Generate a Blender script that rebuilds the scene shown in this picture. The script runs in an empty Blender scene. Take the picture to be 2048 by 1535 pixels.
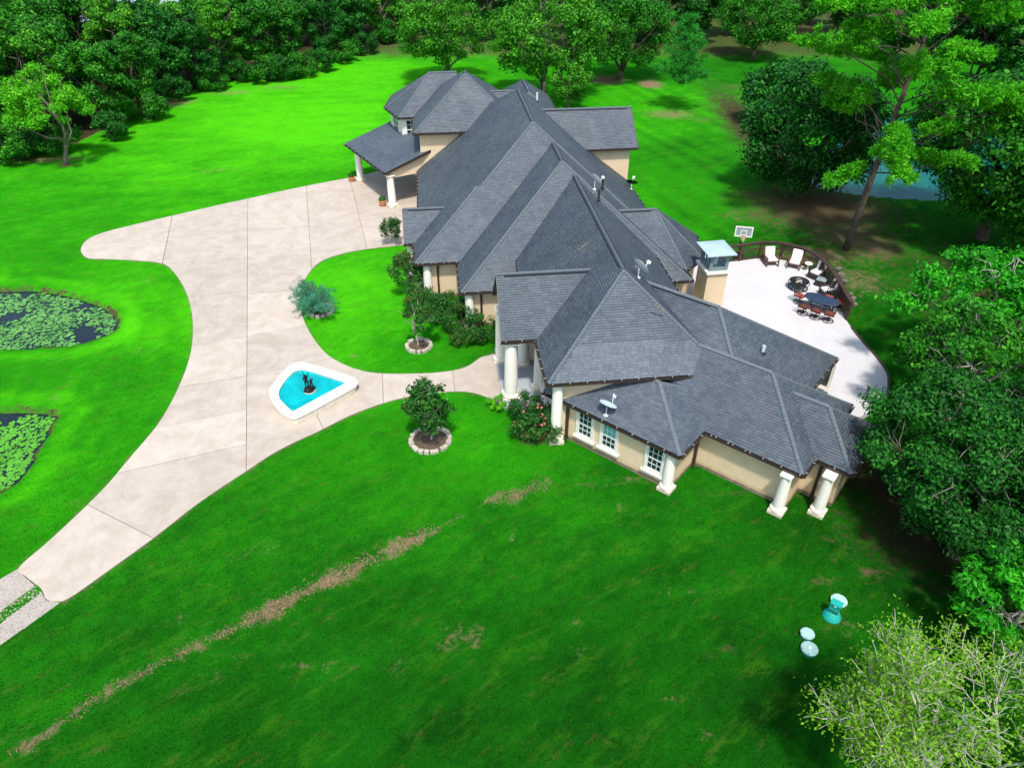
import bpy, math, random
import numpy as np
from mathutils import Vector, Matrix
rng = np.random.default_rng(7); random.seed(7)
S = bpy.context.scene; COL = S.collection
R = math.radians

# ------------------------------------------------------------------ camera, sky, sun, exposure
CAM_H, PITCH, FPX = 27.0, R(36), 1421.0
cam = bpy.data.objects.new('camera', bpy.data.cameras.new('camera')); COL.objects.link(cam)
cam.location = (0, 0, CAM_H); cam.rotation_euler = (R(90) - PITCH, 0, 0)
cam.data.sensor_width = 36; cam.data.lens = FPX / 2048 * 36
cam.data.clip_start = .5; cam.data.clip_end = 6000
S.camera = cam
SUN_EL, SUN_AZ = R(62), R(175)          # azimuth clockwise from +Y: the sun is behind the camera, a little to its right
W = bpy.data.worlds.new('World'); S.world = W; W.use_nodes = True
wn = W.node_tree.nodes; wl = W.node_tree.links
sky = wn.new('ShaderNodeTexSky'); sky.sky_type = 'NISHITA'; sky.sun_disc = False
sky.sun_elevation = SUN_EL; sky.sun_rotation = SUN_AZ; sky.air_density = 1.2; sky.dust_density = 2.0
wn['Background'].inputs['Strength'].default_value = .15
wl.new(sky.outputs[0], wn['Background'].inputs[0])
sl = bpy.data.lights.new('sun', 'SUN'); sl.energy = 2.9; sl.angle = R(4); sl.color = (1, .96, .88)
so = bpy.data.objects.new('sun', sl); COL.objects.link(so)
sd = Vector((math.cos(SUN_EL) * math.sin(SUN_AZ), math.cos(SUN_EL) * math.cos(SUN_AZ), math.sin(SUN_EL)))
so.rotation_euler = sd.to_track_quat('Z', 'Y').to_euler(); so.location = (20, -30, 80)
S.view_settings.view_transform = 'Standard'; S.view_settings.look = 'None'
S.view_settings.exposure = .68; S.view_settings.gamma = 1

# ------------------------------------------------------------------ helpers
def ray(px, py):
    x = (px - 1024) / FPX; y = -(py - 767.5) / FPX
    return np.array((x, math.cos(PITCH) + y * math.sin(PITCH), -math.sin(PITCH) + y * math.cos(PITCH)))
def g(px, py, z=0.0):
    d = ray(px, py); t = (z - CAM_H) / d[2]; return np.array((d[0] * t, d[1] * t, z))
def gp(l, z=0.0): return np.array([g(a, b, z) for a, b in l])
class Frame:
    def __init__(s, deg):
        a = R(deg); s.c, s.s = math.cos(a), math.sin(a); s.a = a
    def __call__(s, u, v, z=0.0): return np.array((u * s.c - v * s.s, u * s.s + v * s.c, z))
HF, WF = Frame(6.37), Frame(-39.34)

def spline(pts, n=6, closed=True):
    P = np.array(pts, float); N = len(P); out = []
    for i in range(N if closed else N - 1):
        a, b, c, d = (P[(i - 1) % N], P[i], P[(i + 1) % N], P[(i + 2) % N]) if closed else (P[max(i - 1, 0)], P[i], P[i + 1], P[min(i + 2, N - 1)])
        for k in range(n):
            t = k / n
            out.append(.5 * ((2 * b) + (c - a) * t + (2 * a - 5 * b + 4 * c - d) * t * t + (3 * b - a - 3 * c + d) * t ** 3))
    if not closed: out.append(P[-1])
    return np.array(out)
def inside(xy, poly):
    x, y = xy[:, 0], xy[:, 1]; r = np.zeros(len(x), bool); P = np.array(poly)[:, :2]; j = len(P) - 1
    for i in range(len(P)):
        xi, yi = P[i]; xj, yj = P[j]
        if yi != yj:
            r ^= ((yi > y) != (yj > y)) & (x < (xj - xi) * (y - yi) / (yj - yi) + xi)
        j = i
    return r
def pdist(xy, poly, closed=True):
    P = np.array(poly)[:, :2]; d = np.full(len(xy), 1e9); n = len(P)
    for i in range(n if closed else n - 1):
        a = P[i]; b = P[(i + 1) % n]; e = b - a; L = max(e @ e, 1e-9)
        t = np.clip(((xy - a) @ e) / L, 0, 1); d = np.minimum(d, np.hypot(*(xy - a - t[:, None] * e).T))
    return d

class MB:
    def __init__(s): s.v = []; s.f = []
    def add(s, vs, fs):
        o = len(s.v); s.v += [tuple(p) for p in vs]; s.f += [tuple(i + o for i in f) for f in fs]; return s
    def box(s, c, size, ax=None, ay=None, az=None):
        c = np.array(c, float); ax = np.array((1, 0, 0.) if ax is None else ax, float); az = np.array((0, 0, 1.) if az is None else az, float)
        ay = np.cross(az, ax) if ay is None else np.array(ay, float)
        h = np.array(size) / 2; vs = []
        for sx in (-1, 1):
            for sy in (-1, 1):
                for sz in (-1, 1): vs.append(c + ax * h[0] * sx + ay * h[1] * sy + az * h[2] * sz)
        return s.add(vs, [(0, 1, 3, 2), (4, 6, 7, 5), (0, 4, 5, 1), (2, 3, 7, 6), (0, 2, 6, 4), (1, 5, 7, 3)])
    def bar(s, a, b, w, h=None):
        a = np.array(a, float); b = np.array(b, float); d = b - a; L = np.linalg.norm(d); d = d / L
        up = np.array((0, 0, 1.)) if abs(d[2]) < .95 else np.array((1., 0, 0)); y = np.cross(up, d); y /= np.linalg.norm(y); z = np.cross(d, y)
        return s.box((a + b) / 2, (L, w, h or w), d, y, z)
    def tube(s, pts, rad, n=6, cap=True):
        P = np.array(pts, float); m = len(P)
        rad = np.full(m, rad, float) if np.isscalar(rad) else np.array(rad, float)
        T = np.gradient(P, axis=0); T /= np.linalg.norm(T, axis=1)[:, None] + 1e-9
        x = np.cross(T[0], (0.3, 0.2, .93)); x = x if np.linalg.norm(x) > .1 else np.cross(T[0], (1, 0, 0)); vs = []
        for i in range(m):
            x = x - T[i] * (x @ T[i]); x /= np.linalg.norm(x) + 1e-9; y = np.cross(T[i], x)
            for k in range(n):
                a = 2 * math.pi * k / n; vs.append(P[i] + (x * math.cos(a) + y * math.sin(a)) * rad[i])
        fs = [(i * n + k, i * n + (k + 1) % n, (i + 1) * n + (k + 1) % n, (i + 1) * n + k) for i in range(m - 1) for k in range(n)]
        if cap: fs += [tuple(range(n))[::-1], tuple((m - 1) * n + k for k in range(n))]
        return s.add(vs, fs)
    def lathe(s, c, prof, n=20, axis=None):
        c = np.array(c, float); az = np.array((0, 0, 1.) if axis is None else axis, float); az /= np.linalg.norm(az)
        ax = np.cross(az, (0, 1, .01)); ax /= np.linalg.norm(ax); ay = np.cross(az, ax); vs = []
        for r, z in prof:
            for k in range(n):
                a = 2 * math.pi * k / n; vs.append(c + ax * r * math.cos(a) + ay * r * math.sin(a) + az * z)
        m = len(prof)
        fs = [(i * n + k, i * n + (k + 1) % n, (i + 1) * n + (k + 1) % n, (i + 1) * n + k) for i in range(m - 1) for k in range(n)]
        if prof[0][0] > 1e-4: fs.append(tuple(range(n))[::-1])
        if prof[-1][0] > 1e-4: fs.append(tuple((m - 1) * n + k for k in range(n)))
        return s.add(vs, fs)
    def ring(s, c, r, t, n=28, ax=(1, 0, 0), ay=(0, 1, 0), k=6):
        c = np.array(c, float); ax = np.array(ax, float); ay = np.array(ay, float); az = np.cross(ax, ay); vs = []
        for i in range(n):
            a = 2 * math.pi * i / n; d = ax * math.cos(a) + ay * math.sin(a)
            for j in range(k):
                b = 2 * math.pi * j / k; vs.append(c + d * (r + t * math.cos(b)) + az * t * math.sin(b))
        return s.add(vs, [(i * k + j, ((i + 1) % n) * k + j, ((i + 1) % n) * k + (j + 1) % k, i * k + (j + 1) % k) for i in range(n) for j in range(k)])
    def prism(s, poly, z0, z1):
        P = np.array(poly)[:, :2]; n = len(P)
        ar = sum(P[i][0] * P[(i + 1) % n][1] - P[(i + 1) % n][0] * P[i][1] for i in range(n))
        if ar < 0: P = P[::-1]
        vs = [(a, b, z0) for a, b in P] + [(a, b, z1) for a, b in P]
        return s.add(vs, [tuple(range(n))[::-1], tuple(range(n, 2 * n))] + [(i, (i + 1) % n, n + (i + 1) % n, n + i) for i in range(n)])
    def blob(s, c, r, n=8, m=6, jit=.15, seed=0):
        rr = np.random.default_rng(seed); c = np.array(c, float); r = np.array(r, float) * np.ones(3); vs = [c + (0, 0, r[2])]
        for i in range(1, m):
            for k in range(n):
                a = 2 * math.pi * k / n; b = math.pi * i / m
                vs.append(c + r * np.array((math.sin(b) * math.cos(a), math.sin(b) * math.sin(a), math.cos(b))) * (1 + jit * rr.uniform(-1, 1)))
        vs.append(c - (0, 0, r[2])); fs = [(0, 1 + k, 1 + (k + 1) % n) for k in range(n)]
        for i in range(m - 2): fs += [(1 + i * n + k, 1 + (i + 1) * n + k, 1 + (i + 1) * n + (k + 1) % n, 1 + i * n + (k + 1) % n) for k in range(n)]
        L = len(vs) - 1; fs += [(L, 1 + (m - 2) * n + (k + 1) % n, 1 + (m - 2) * n + k) for k in range(n)]
        return s.add(vs, fs)
    def mesh(s, name, smooth=False):
        me = bpy.data.meshes.new(name); me.from_pydata(s.v, [], s.f); me.update()
        if smooth: me.polygons.foreach_set('use_smooth', [True] * len(me.polygons))
        return me
def np_mesh(name, V, F):
    """V (n,3), F (m,k) arrays -> mesh, fast"""
    V = np.asarray(V, np.float32); F = np.asarray(F, np.int32); me = bpy.data.meshes.new(name); k = F.shape[1]
    me.vertices.add(len(V)); me.vertices.foreach_set('co', V.ravel()); me.loops.add(F.size); me.loops.foreach_set('vertex_index', F.ravel())
    me.polygons.add(len(F)); me.polygons.foreach_set('loop_start', np.arange(0, F.size, k, dtype=np.int32)); me.update(calc_edges=True); return me
LOC = {}
def obj(name, me, mat=None, parent=None, smooth=False, **props):
    if isinstance(me, MB): me = me.mesh(name, smooth)
    o = bpy.data.objects.new(name, me); COL.objects.link(o)
    if mat and not len(me.materials): me.materials.append(mat)
    LOC[o] = np.zeros(3)
    if parent is not None:
        o.parent = parent; o.matrix_parent_inverse = Matrix.Translation(-Vector(LOC[parent]))
    for k, v in props.items(): o[k] = v
    return o
def thing(name, label, cat, loc=(0, 0, 0), group=None, rz=0):
    o = bpy.data.objects.new(name, None); COL.objects.link(o); o.location = loc; o.rotation_euler = (0, 0, rz); o.empty_display_size = .3
    LOC[o] = np.array(loc, float); tag(o, label, cat, group); return o
def tag(o, label, cat, group=None):
    o['label'] = label; o['category'] = cat
    if group: o['group'] = group
    return o
def local(name, label, cat, group=None): return thing(name, label, cat, (0, 0, 0), group)
def place(o, loc, rz=0, sc=1.0):
    o.location = loc; o.rotation_euler = (0, 0, rz); o.scale = (sc, sc, sc); return o
def kids(o): return [c for c in bpy.data.objects if c.parent == o]
def dup(o, label=None, parent=None):
    ch = list(o.children); c = o.copy(); COL.objects.link(c); LOC[c] = LOC.get(o, np.zeros(3))
    if parent is not None: c.parent = parent
    if label: c['label'] = label
    for k in ch: dup(k, None, c)
    return c

# ------------------------------------------------------------------ materials
def nt(name):
    m = bpy.data.materials.new(name); m.use_nodes = True; t = m.node_tree
    return m, t, t.nodes['Principled BSDF']
def nd(t, ty, **kw):
    n = t.nodes.new(ty)
    for k, v in kw.items():
        if k.startswith('i_'):
            key = k[2:]; n.inputs[int(key) if key.isdigit() else key].default_value = v
        else: setattr(n, k, v)
    return n
def noise(t, scale, detail=4, rough=.55, vec=None, dist=0):
    n = nd(t, 'ShaderNodeTexNoise'); n.inputs['Scale'].default_value = scale; n.inputs['Detail'].default_value = detail
    n.inputs['Roughness'].default_value = rough; n.inputs['Distortion'].default_value = dist
    if vec is not None: t.links.new(vec, n.inputs['Vector'])
    return n.outputs['Fac']
def ramp(t, fac, stops):
    r = nd(t, 'ShaderNodeValToRGB'); e = r.color_ramp.elements
    while len(e) < len(stops): e.new(.5)
    for el, (p, c) in zip(e, stops): el.position = p; el.color = (*c, 1) if len(c) == 3 else c
    t.links.new(fac, r.inputs[0]); return r.outputs[0]
def mixc(t, fac, a, b, mode='MIX'):
    m = nd(t, 'ShaderNodeMix', data_type='RGBA', blend_type=mode)
    for i, v in ((0, fac), (6, a), (7, b)):
        if hasattr(v, 'links'): t.links.new(v, m.inputs[i])
        else: m.inputs[i].default_value = (*v, 1) if isinstance(v, tuple) else v
    return m.outputs[2]
def mth(t, op, a, b=0.0, clamp=False):
    m = nd(t, 'ShaderNodeMath', operation=op, use_clamp=clamp)
    for i, v in ((0, a), (1, b)):
        if hasattr(v, 'links'): t.links.new(v, m.inputs[i])
        else: m.inputs[i].default_value = v
    return m.outputs[0]
def pos(t): return nd(t, 'ShaderNodeNewGeometry').outputs['Position']
def bump(t, b, h, strength=.3, dist=.02):
    n = nd(t, 'ShaderNodeBump'); n.inputs['Strength'].default_value = strength; n.inputs['Distance'].default_value = dist
    t.links.new(h, n.inputs['Height']); t.links.new(n.outputs[0], b.inputs['Normal'])
def simple(name, col, rough=.6, metal=0, var=.18, scale=6, bmp=.15, spec=None):
    m, t, b = nt(name); p = pos(t); f = noise(t, scale, 6, .6, p)
    c1 = tuple(max(0, c * (1 - var)) for c in col); c2 = tuple(c * (1 + var) for c in col)
    t.links.new(ramp(t, f, [(.3, c1), (.7, c2)]), b.inputs['Base Color'])
    b.inputs['Roughness'].default_value = rough; b.inputs['Metallic'].default_value = metal
    if spec is not None: b.inputs['Specular IOR Level'].default_value = spec
    if bmp: bump(t, b, noise(t, scale * 8, 4, .6, p), bmp, .01)
    return m
def leafmat(name, dark, light, tip=None, trans=.3):
    m, t, b = nt(name); ge = nd(t, 'ShaderNodeNewGeometry'); oi = nd(t, 'ShaderNodeObjectInfo')
    f = mth(t, 'ADD', mth(t, 'MULTIPLY', ge.outputs['Random Per Island'], .55), mth(t, 'MULTIPLY', noise(t, .55, 3, .5, ge.outputs['Position']), .75))
    f = mth(t, 'ADD', f, mth(t, 'MULTIPLY', mth(t, 'SUBTRACT', oi.outputs['Random'], .5), .18))
    st = [(.3, dark), (.85, light)]
    if tip: st.append((1.0, tip))
    c = ramp(t, f, st); t.links.new(c, b.inputs['Base Color']); b.inputs['Roughness'].default_value = .55; b.inputs['Specular IOR Level'].default_value = .2
    tr = nd(t, 'ShaderNodeBsdfTranslucent'); t.links.new(c, tr.inputs[0]); mx = nd(t, 'ShaderNodeMixShader'); mx.inputs[0].default_value = trans
    out = t.nodes['Material Output']; t.links.new(b.outputs[0], mx.inputs[1]); t.links.new(tr.outputs[0], mx.inputs[2]); t.links.new(mx.outputs[0], out.inputs[0])
    return m
def grassmat(name, blade):
    m, t, b = nt(name); p = pos(t); at = nd(t, 'ShaderNodeAttribute', attribute_name='lawn')
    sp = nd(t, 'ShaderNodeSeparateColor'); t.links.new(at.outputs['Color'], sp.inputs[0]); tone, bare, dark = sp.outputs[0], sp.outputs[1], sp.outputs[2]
    big = noise(t, .22, 5, .6, p); mid = noise(t, 1.3, 5, .65, p, .6); fine = noise(t, 9, 5, .7, p)
    m0 = nd(t, 'ShaderNodeMapping'); m0.inputs['Rotation'].default_value = (0, 0, -.64); t.links.new(p, m0.inputs[0]); mp = nd(t, 'ShaderNodeMapping'); mp.inputs['Scale'].default_value = (.34, 1.0, 1); t.links.new(m0.outputs[0], mp.inputs[0])
    stk = noise(t, .8, 6, .7, mp.outputs[0], .3); stk2 = noise(t, 2.6, 4, .7, mp.outputs[0], .2)
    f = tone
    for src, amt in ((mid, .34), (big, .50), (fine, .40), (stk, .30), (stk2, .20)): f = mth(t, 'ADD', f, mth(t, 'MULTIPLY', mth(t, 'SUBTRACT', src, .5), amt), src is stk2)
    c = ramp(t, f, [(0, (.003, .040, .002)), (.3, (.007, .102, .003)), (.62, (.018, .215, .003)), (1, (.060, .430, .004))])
    ye = ramp(t, noise(t, .9, 8, .75, mp.outputs[0], .25), [(.53, (0, 0, 0)), (.76, (.55, .55, .55))]); c = mixc(t, ye, c, (.060, .185, .008))
    br = ramp(t, noise(t, 1.5, 8, .78, mp.outputs[0], .25), [(.57, (0, 0, 0)), (.76, (.60, .60, .60))]); c = mixc(t, br, c, (.115, .088, .032))
    bn = mth(t, 'ADD', bare, mth(t, 'MULTIPLY', mth(t, 'SUBTRACT', noise(t, 1.6, 10, .82, p, .6), .5), 2.6))
    bm = ramp(t, bn, [(.40, (0, 0, 0)), (.85, (1, 1, 1))])
    soil = mixc(t, dark, ramp(t, noise(t, 7, 6, .75, p), [(.3, (.105, .070, .038)), (.7, (.30, .212, .125))]), ramp(t, noise(t, 7, 6, .75, p), [(.3, (.012, .010, .006)), (.7, (.06, .042, .024))]))
    c = mixc(t, bm, c, soil)
    t.links.new(c, b.inputs['Base Color']); b.inputs['Roughness'].default_value = .9; b.inputs['Specular IOR Level'].default_value = .02
    if not blade: bump(t, b, noise(t, 22, 4, .8, p), .7, .05)
    else:
        tr = nd(t, 'ShaderNodeBsdfTranslucent'); t.links.new(c, tr.inputs[0]); mx = nd(t, 'ShaderNodeMixShader'); mx.inputs[0].default_value = .45
        out = t.nodes['Material Output']; t.links.new(b.outputs[0], mx.inputs[1]); t.links.new(tr.outputs[0], mx.inputs[2]); t.links.new(mx.outputs[0], out.inputs[0])
    return m
def stoneish(name, c0, c1, stain, sc=1.2):
    m, t, b = nt(name); p = pos(t); f = noise(t, sc, 8, .65, p, .4); oi = nd(t, 'ShaderNodeObjectInfo')
    c = ramp(t, f, [(.28, c0), (.72, c1)]); st = ramp(t, noise(t, .42, 9, .74, p, 1.2), [(.44, (0, 0, 0)), (.72, (.62, .62, .62))]); c = mixc(t, st, c, stain)
    v = mth(t, 'ADD', .90, mth(t, 'MULTIPLY', oi.outputs['Random'], .15)); cb = nd(t, 'ShaderNodeCombineColor')
    for i in range(3): t.links.new(v, cb.inputs[i])
    c = mixc(t, 1.0, c, cb.outputs[0], 'MULTIPLY')
    t.links.new(c, b.inputs['Base Color']); b.inputs['Roughness'].default_value = .85; b.inputs['Specular IOR Level'].default_value = .2
    bump(t, b, noise(t, 30, 5, .7, p), .2, .01); return m
def shinglemat(name):
    m, t, b = nt(name); ge = nd(t, 'ShaderNodeNewGeometry'); oi = nd(t, 'ShaderNodeObjectInfo'); p = ge.outputs['Position']
    f = mth(t, 'FRACT', mth(t, 'ADD', ge.outputs['Random Per Island'], oi.outputs['Random']))
    c = ramp(t, f, [(0, (.064, .083, .104)), (.4, (.078, .101, .125)), (.75, (.086, .110, .134)), (.95, (.099, .123, .147)), (1, (.104, .102, .122))])
    w = ramp(t, noise(t, .38, 8, .7, p, .8), [(.3, (.66, .69, .74)), (.7, (1.2, 1.17, 1.12))]); c = mixc(t, 1.0, c, w, 'MULTIPLY')
    gr = ramp(t, noise(t, 60, 3, .8, p), [(.3, (.8, .8, .8)), (.7, (1.2, 1.2, 1.2))]); c = mixc(t, 1.0, c, gr, 'MULTIPLY')
    t.links.new(c, b.inputs['Base Color']); b.inputs['Roughness'].default_value = .62; b.inputs['Specular IOR Level'].default_value = .5; return m
def wallmat(name, col):
    m, t, b = nt(name); p = pos(t); sx = nd(t, 'ShaderNodeSeparateXYZ'); t.links.new(p, sx.inputs[0])
    f = noise(t, 1.1, 7, .6, p, .5); c = ramp(t, f, [(.25, tuple(x * .9 for x in col)), (.75, tuple(min(x * 1.06, .95) for x in col))])
    d = ramp(t, mth(t, 'ADD', sx.outputs[2], mth(t, 'MULTIPLY', noise(t, 2.5, 6, .7, p), .7)), [(.28, (.62, .52, .40)), (.85, (1, 1, 1))]); c = mixc(t, 1.0, c, d, 'MULTIPLY')
    mp = nd(t, 'ShaderNodeMapping'); mp.inputs['Scale'].default_value = (3, 3, .3); t.links.new(p, mp.inputs[0])
    s = ramp(t, noise(t, 1.2, 5, .7, mp.outputs[0]), [(.62, (1, 1, 1)), (.85, (.84, .80, .74))]); c = mixc(t, 1.0, c, s, 'MULTIPLY')
    t.links.new(c, b.inputs['Base Color']); b.inputs['Roughness'].default_value = .9; b.inputs['Specular IOR Level'].default_value = .15
    bump(t, b, noise(t, 45, 4, .7, p), .25, .01); return m
def watermat(name, col, rough=.04, wave=3.0, bs=.12):
    m, t, b = nt(name); p = pos(t); t.links.new(ramp(t, noise(t, .7, 5, .65, p, .8), [(.3, tuple(c * .62 for c in col)), (.7, tuple(c * 1.2 for c in col))]), b.inputs['Base Color'])
    b.inputs['Roughness'].default_value = rough; b.inputs['IOR'].default_value = 1.33; bump(t, b, noise(t, wave, 3, .5, p), bs, .05); return m
M = {}
M['lawn'] = grassmat('lawn', False); M['blade'] = grassmat('grass_blades', True)
M['concrete'] = stoneish('concrete', (.41, .355, .295), (.49, .43, .365), (.30, .24, .18))
M['joint'] = simple('joint_dirt', (.19, .16, .12), .9, scale=5)
M['gravel'] = stoneish('gravel', (.32, .285, .24), (.47, .43, .38), (.20, .17, .12), 9)
M['terrace'] = stoneish('terrace_floor', (.47, .455, .46), (.51, .495, .50), (.42, .40, .395), .8)
M['slate'] = stoneish('porch_floor', (.20, .23, .26), (.34, .37, .40), (.42, .44, .46), 1.6)
M['roofbase'] = simple('roof_underlay', (.035, .042, .052), .9)
M['shingle'] = shinglemat('asphalt_shingles')
M['cap'] = simple('ridge_cap_shingles', (.105, .128, .148), .85, var=.22, scale=7)
M['vent'] = simple('ridge_vent', (.018, .022, .028), .8)
M['wall'] = wallmat('peach_stucco', (.68, .535, .355)); M['white'] = wallmat('cream_paint', (.80, .77, .69))
M['trim'] = simple('trim_paint', (.74, .71, .64), .5, var=.05)
M['foot'] = simple('foundation', (.20, .155, .11), .9, var=.35, scale=3)
M['fascia'] = simple('brown_fascia', (.035, .022, .017), .5); M['gutterclip'] = simple('pale_clip', (.30, .28, .26), .4)
M['glass'] = simple('window_glass', (.012, .035, .04), .06, var=.4, scale=1.5, bmp=0); M['blind'] = simple('window_blind', (.12, .42, .40), .15, var=.15, bmp=0)
M['pond'] = watermat('pond_water', (.010, .018, .022)); M['teal'] = watermat('teal_pond_water', (.003, .120, .102), .34, 1.5, .2)
M['pool'] = watermat('pool_water', (.0, .38, .40), .05, 2.2, .35); M['lake'] = watermat('far_water', (.25, .32, .36), .05)
M['pad'] = leafmat('lily_pad_green', (.035, .150, .028), (.135, .370, .085), None, .1); M['pad2'] = leafmat('lily_pad_lime', (.03, .17, .012), (.11, .40, .03), None, .1)
M['bark'] = simple('bark', (.085, .062, .045), .95, var=.45, scale=4, bmp=.6); M['palebark'] = simple('pale_bark', (.34, .31, .26), .9, var=.35, scale=4, bmp=.4)
M['twig'] = simple('pale_twig', (.42, .41, .34), .9, var=.25, scale=5); M['greybark'] = simple('grey_bark', (.16, .135, .11), .95, var=.4, scale=4, bmp=.5)
M['lf_mid'] = leafmat('leaf_mid', (.004, .060, .004), (.040, .270, .010), (.09, .38, .015))
M['lf_dark'] = leafmat('leaf_dark', (.003, .038, .005), (.018, .165, .012), (.05, .26, .02))
M['lf_oak'] = leafmat('leaf_oak', (.010, .090, .004), (.075, .350, .010), (.15, .46, .03))
M['lf_lime'] = leafmat('leaf_lime', (.035, .230, .004), (.130, .560, .010), (.22, .62, .03), .4)
M['lf_bright'] = leafmat('leaf_bright', (.008, .130, .006), (.045, .460, .012), (.08, .56, .02), .4)
M['lf_pine'] = leafmat('needles', (.014, .150, .004), (.090, .500, .008), (.16, .58, .02), .35)
M['lf_ypine'] = leafmat('needles_young', (.010, .130, .012), (.045, .390, .030), None, .3)
M['lf_magn'] = leafmat('leaf_magnolia', (.006, .045, .006), (.030, .160, .014), (.16, .085, .03), .15)
M['lf_blue'] = leafmat('needles_blue', (.012, .105, .055), (.070, .290, .170), None, .15)
M['lf_pale'] = leafmat('leaf_pale', (.060, .210, .010), (.220, .500, .020), (.32, .56, .05), .45)
M['lf_shrub'] = leafmat('leaf_shrub', (.006, .045, .008), (.035, .170, .018), (.12, .08, .02), .2)
M['flower'] = simple('pink_petals', (.60, .12, .14), .6, var=.3); M['redleaf'] = leafmat('leaf_red', (.12, .012, .010), (.40, .035, .025), None, .2)
M['stone'] = stoneish('limestone', (.34, .30, .24), (.52, .48, .40), (.22, .18, .13), 4); M['mulch'] = simple('mulch', (.085, .060, .035), .95, var=.5, scale=9, bmp=.8)
M['terra'] = simple('terracotta', (.46, .19, .075), .8); M['bronze'] = simple('bronze', (.030, .026, .026), .38, .7, var=.5, scale=5)
M['dishw'] = simple('dish_paint', (.50, .60, .62), .4); M['black'] = simple('black_metal', (.012, .012, .014), .45); M['white_plastic'] = simple('white_plastic', (.72, .72, .70), .4, var=.05)
M['copper'] = simple('chimney_cap_metal', (.40, .52, .56), .35, .15, var=.1, scale=2); M['copper_side'] = simple('chimney_side_metal', (.17, .24, .25), .45, .15, var=.15)
M['railwood'] = simple('stained_wood', (.052, .026, .018), .6, var=.35, scale=5); M['wood'] = simple('chair_wood', (.12, .045, .025), .5, var=.3)
M['wicker'] = simple('wicker', (.020, .016, .014), .7, var=.5, scale=30); M['cushion'] = simple('cushion', (.70, .67, .64), .9, var=.06)
M['red'] = simple('rust_fabric', (.30, .050, .028), .8); M['navy'] = simple('table_slate', (.026, .045, .085), .35, var=.35, scale=3)
M['teal_plastic'] = simple('teal_plastic', (.010, .34, .28), .4, var=.12); M['teal_dark'] = simple('teal_recess', (.008, .16, .13), .5)
M['lid'] = simple('pale_lid', (.34, .52, .46), .5, var=.08); M['orange'] = simple('rim_orange', (.62, .14, .06), .5); M['netw'] = simple('net', (.62, .58, .45), .8)
M['smoke_glass'] = simple('backboard_glass', (.22, .29, .27), .15, var=.15, bmp=0); M['litter'] = simple('dead_grass', (.25, .172, .098), .95, var=.55, scale=6); M['spray'] = simple('white_spray', (.80, .88, .92), .3, var=.03)
M['rock'] = stoneish('rock', (.09, .075, .06), (.20, .17, .14), (.08, .065, .05), 5)

# ------------------------------------------------------------------ outlines on the ground
DRIVE = [(838, 330), (720, 352), (600, 375), (500, 397), (440, 410), (345, 432), (260, 452), (200, 468), (173, 482), (162, 498), (166, 511), (180, 518), (215, 519),
         (275, 522), (325, 528), (350, 548), (372, 585), (384, 630), (385, 680), (375, 730), (350, 790), (315, 850), (265, 910), (200, 985), (100, 1080), (38, 1135),
         (50, 1152), (82, 1178), (92, 1198), (112, 1203), (140, 1196), (220, 1140), (310, 1075), (400, 1005), (490, 945), (560, 900), (640, 862), (700, 832), (770, 806), (830, 792), (900, 784),
         (945, 786), (985, 800), (1008, 812), (1004, 770), (996, 712), (975, 712), (960, 716), (930, 735), (880, 745), (800, 748), (740, 745), (690, 730), (650, 705), (620, 665), (605, 630), (600, 590),
         (610, 560), (640, 525), (690, 507), (740, 498), (810, 490), (860, 480), (860, 400)]
drive = spline(gp(DRIVE)[:, :2], 4)
pond1 = spline(gp([(-60, 570), (0, 577), (60, 575), (130, 585), (195, 605), (228, 625), (234, 645), (220, 665), (180, 680), (130, 690), (60, 693), (-60, 695), (-200, 690), (-220, 600)])[:, :2], 4)
pond2 = spline(gp([(-60, 815), (0, 818), (60, 818), (112, 825), (100, 852), (78, 885), (55, 930), (20, 968), (-10, 985), (-100, 1010), (-200, 900)])[:, :2], 4)
pondR = spline(np.array([(31, 74), (33, 71.5), (37, 69.6), (43, 68.6), (50, 69), (57, 72), (61, 80), (60, 90), (55, 97), (48, 98), (42, 92), (37, 83)]), 4)
TERR_E = [(1440, 527), (1455, 524), (1482, 521), (1524, 516), (1563, 519), (1613, 535), (1646, 562), (1665, 589), (1678, 613), (1689, 634), (1703, 655), (1728, 686), (1749, 709), (1767, 733), (1777, 756), (1774, 793), (1759, 812)]
TZ = .35
terr_edge = spline(gp(TERR_E, TZ)[:, :2], 4, False)
terrace = np.vstack([terr_edge, gp([(1690, 850), (1560, 760), (1420, 640), (1350, 600), (1330, 520), (1400, 500)], TZ)[:, :2]])
house_fp = [np.array([HF(*p)[:2] for p in [(-1, 46.9), (-1, 81), (9, 81), (18, 70), (17, 60), (17, 51), (19, 50), (19, 44), (15.5, 44), (15.5, 32), (5.9, 32), (5.9, 41), (1.7, 42), (1.7, 46.9)]]),
            np.array([WF(*p)[:2] for p in [(-18, 26.8), (-10.8, 26.8), (-10.8, 29.3), (-5.6, 29.3), (-3.7, 31), (-3.7, 34.5), (-8, 40), (-18, 40)]]),
            np.array([HF(*p)[:2] for p in [(3.2, 34.4), (6, 34.4), (6, 41), (3.2, 41)]])]

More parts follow.
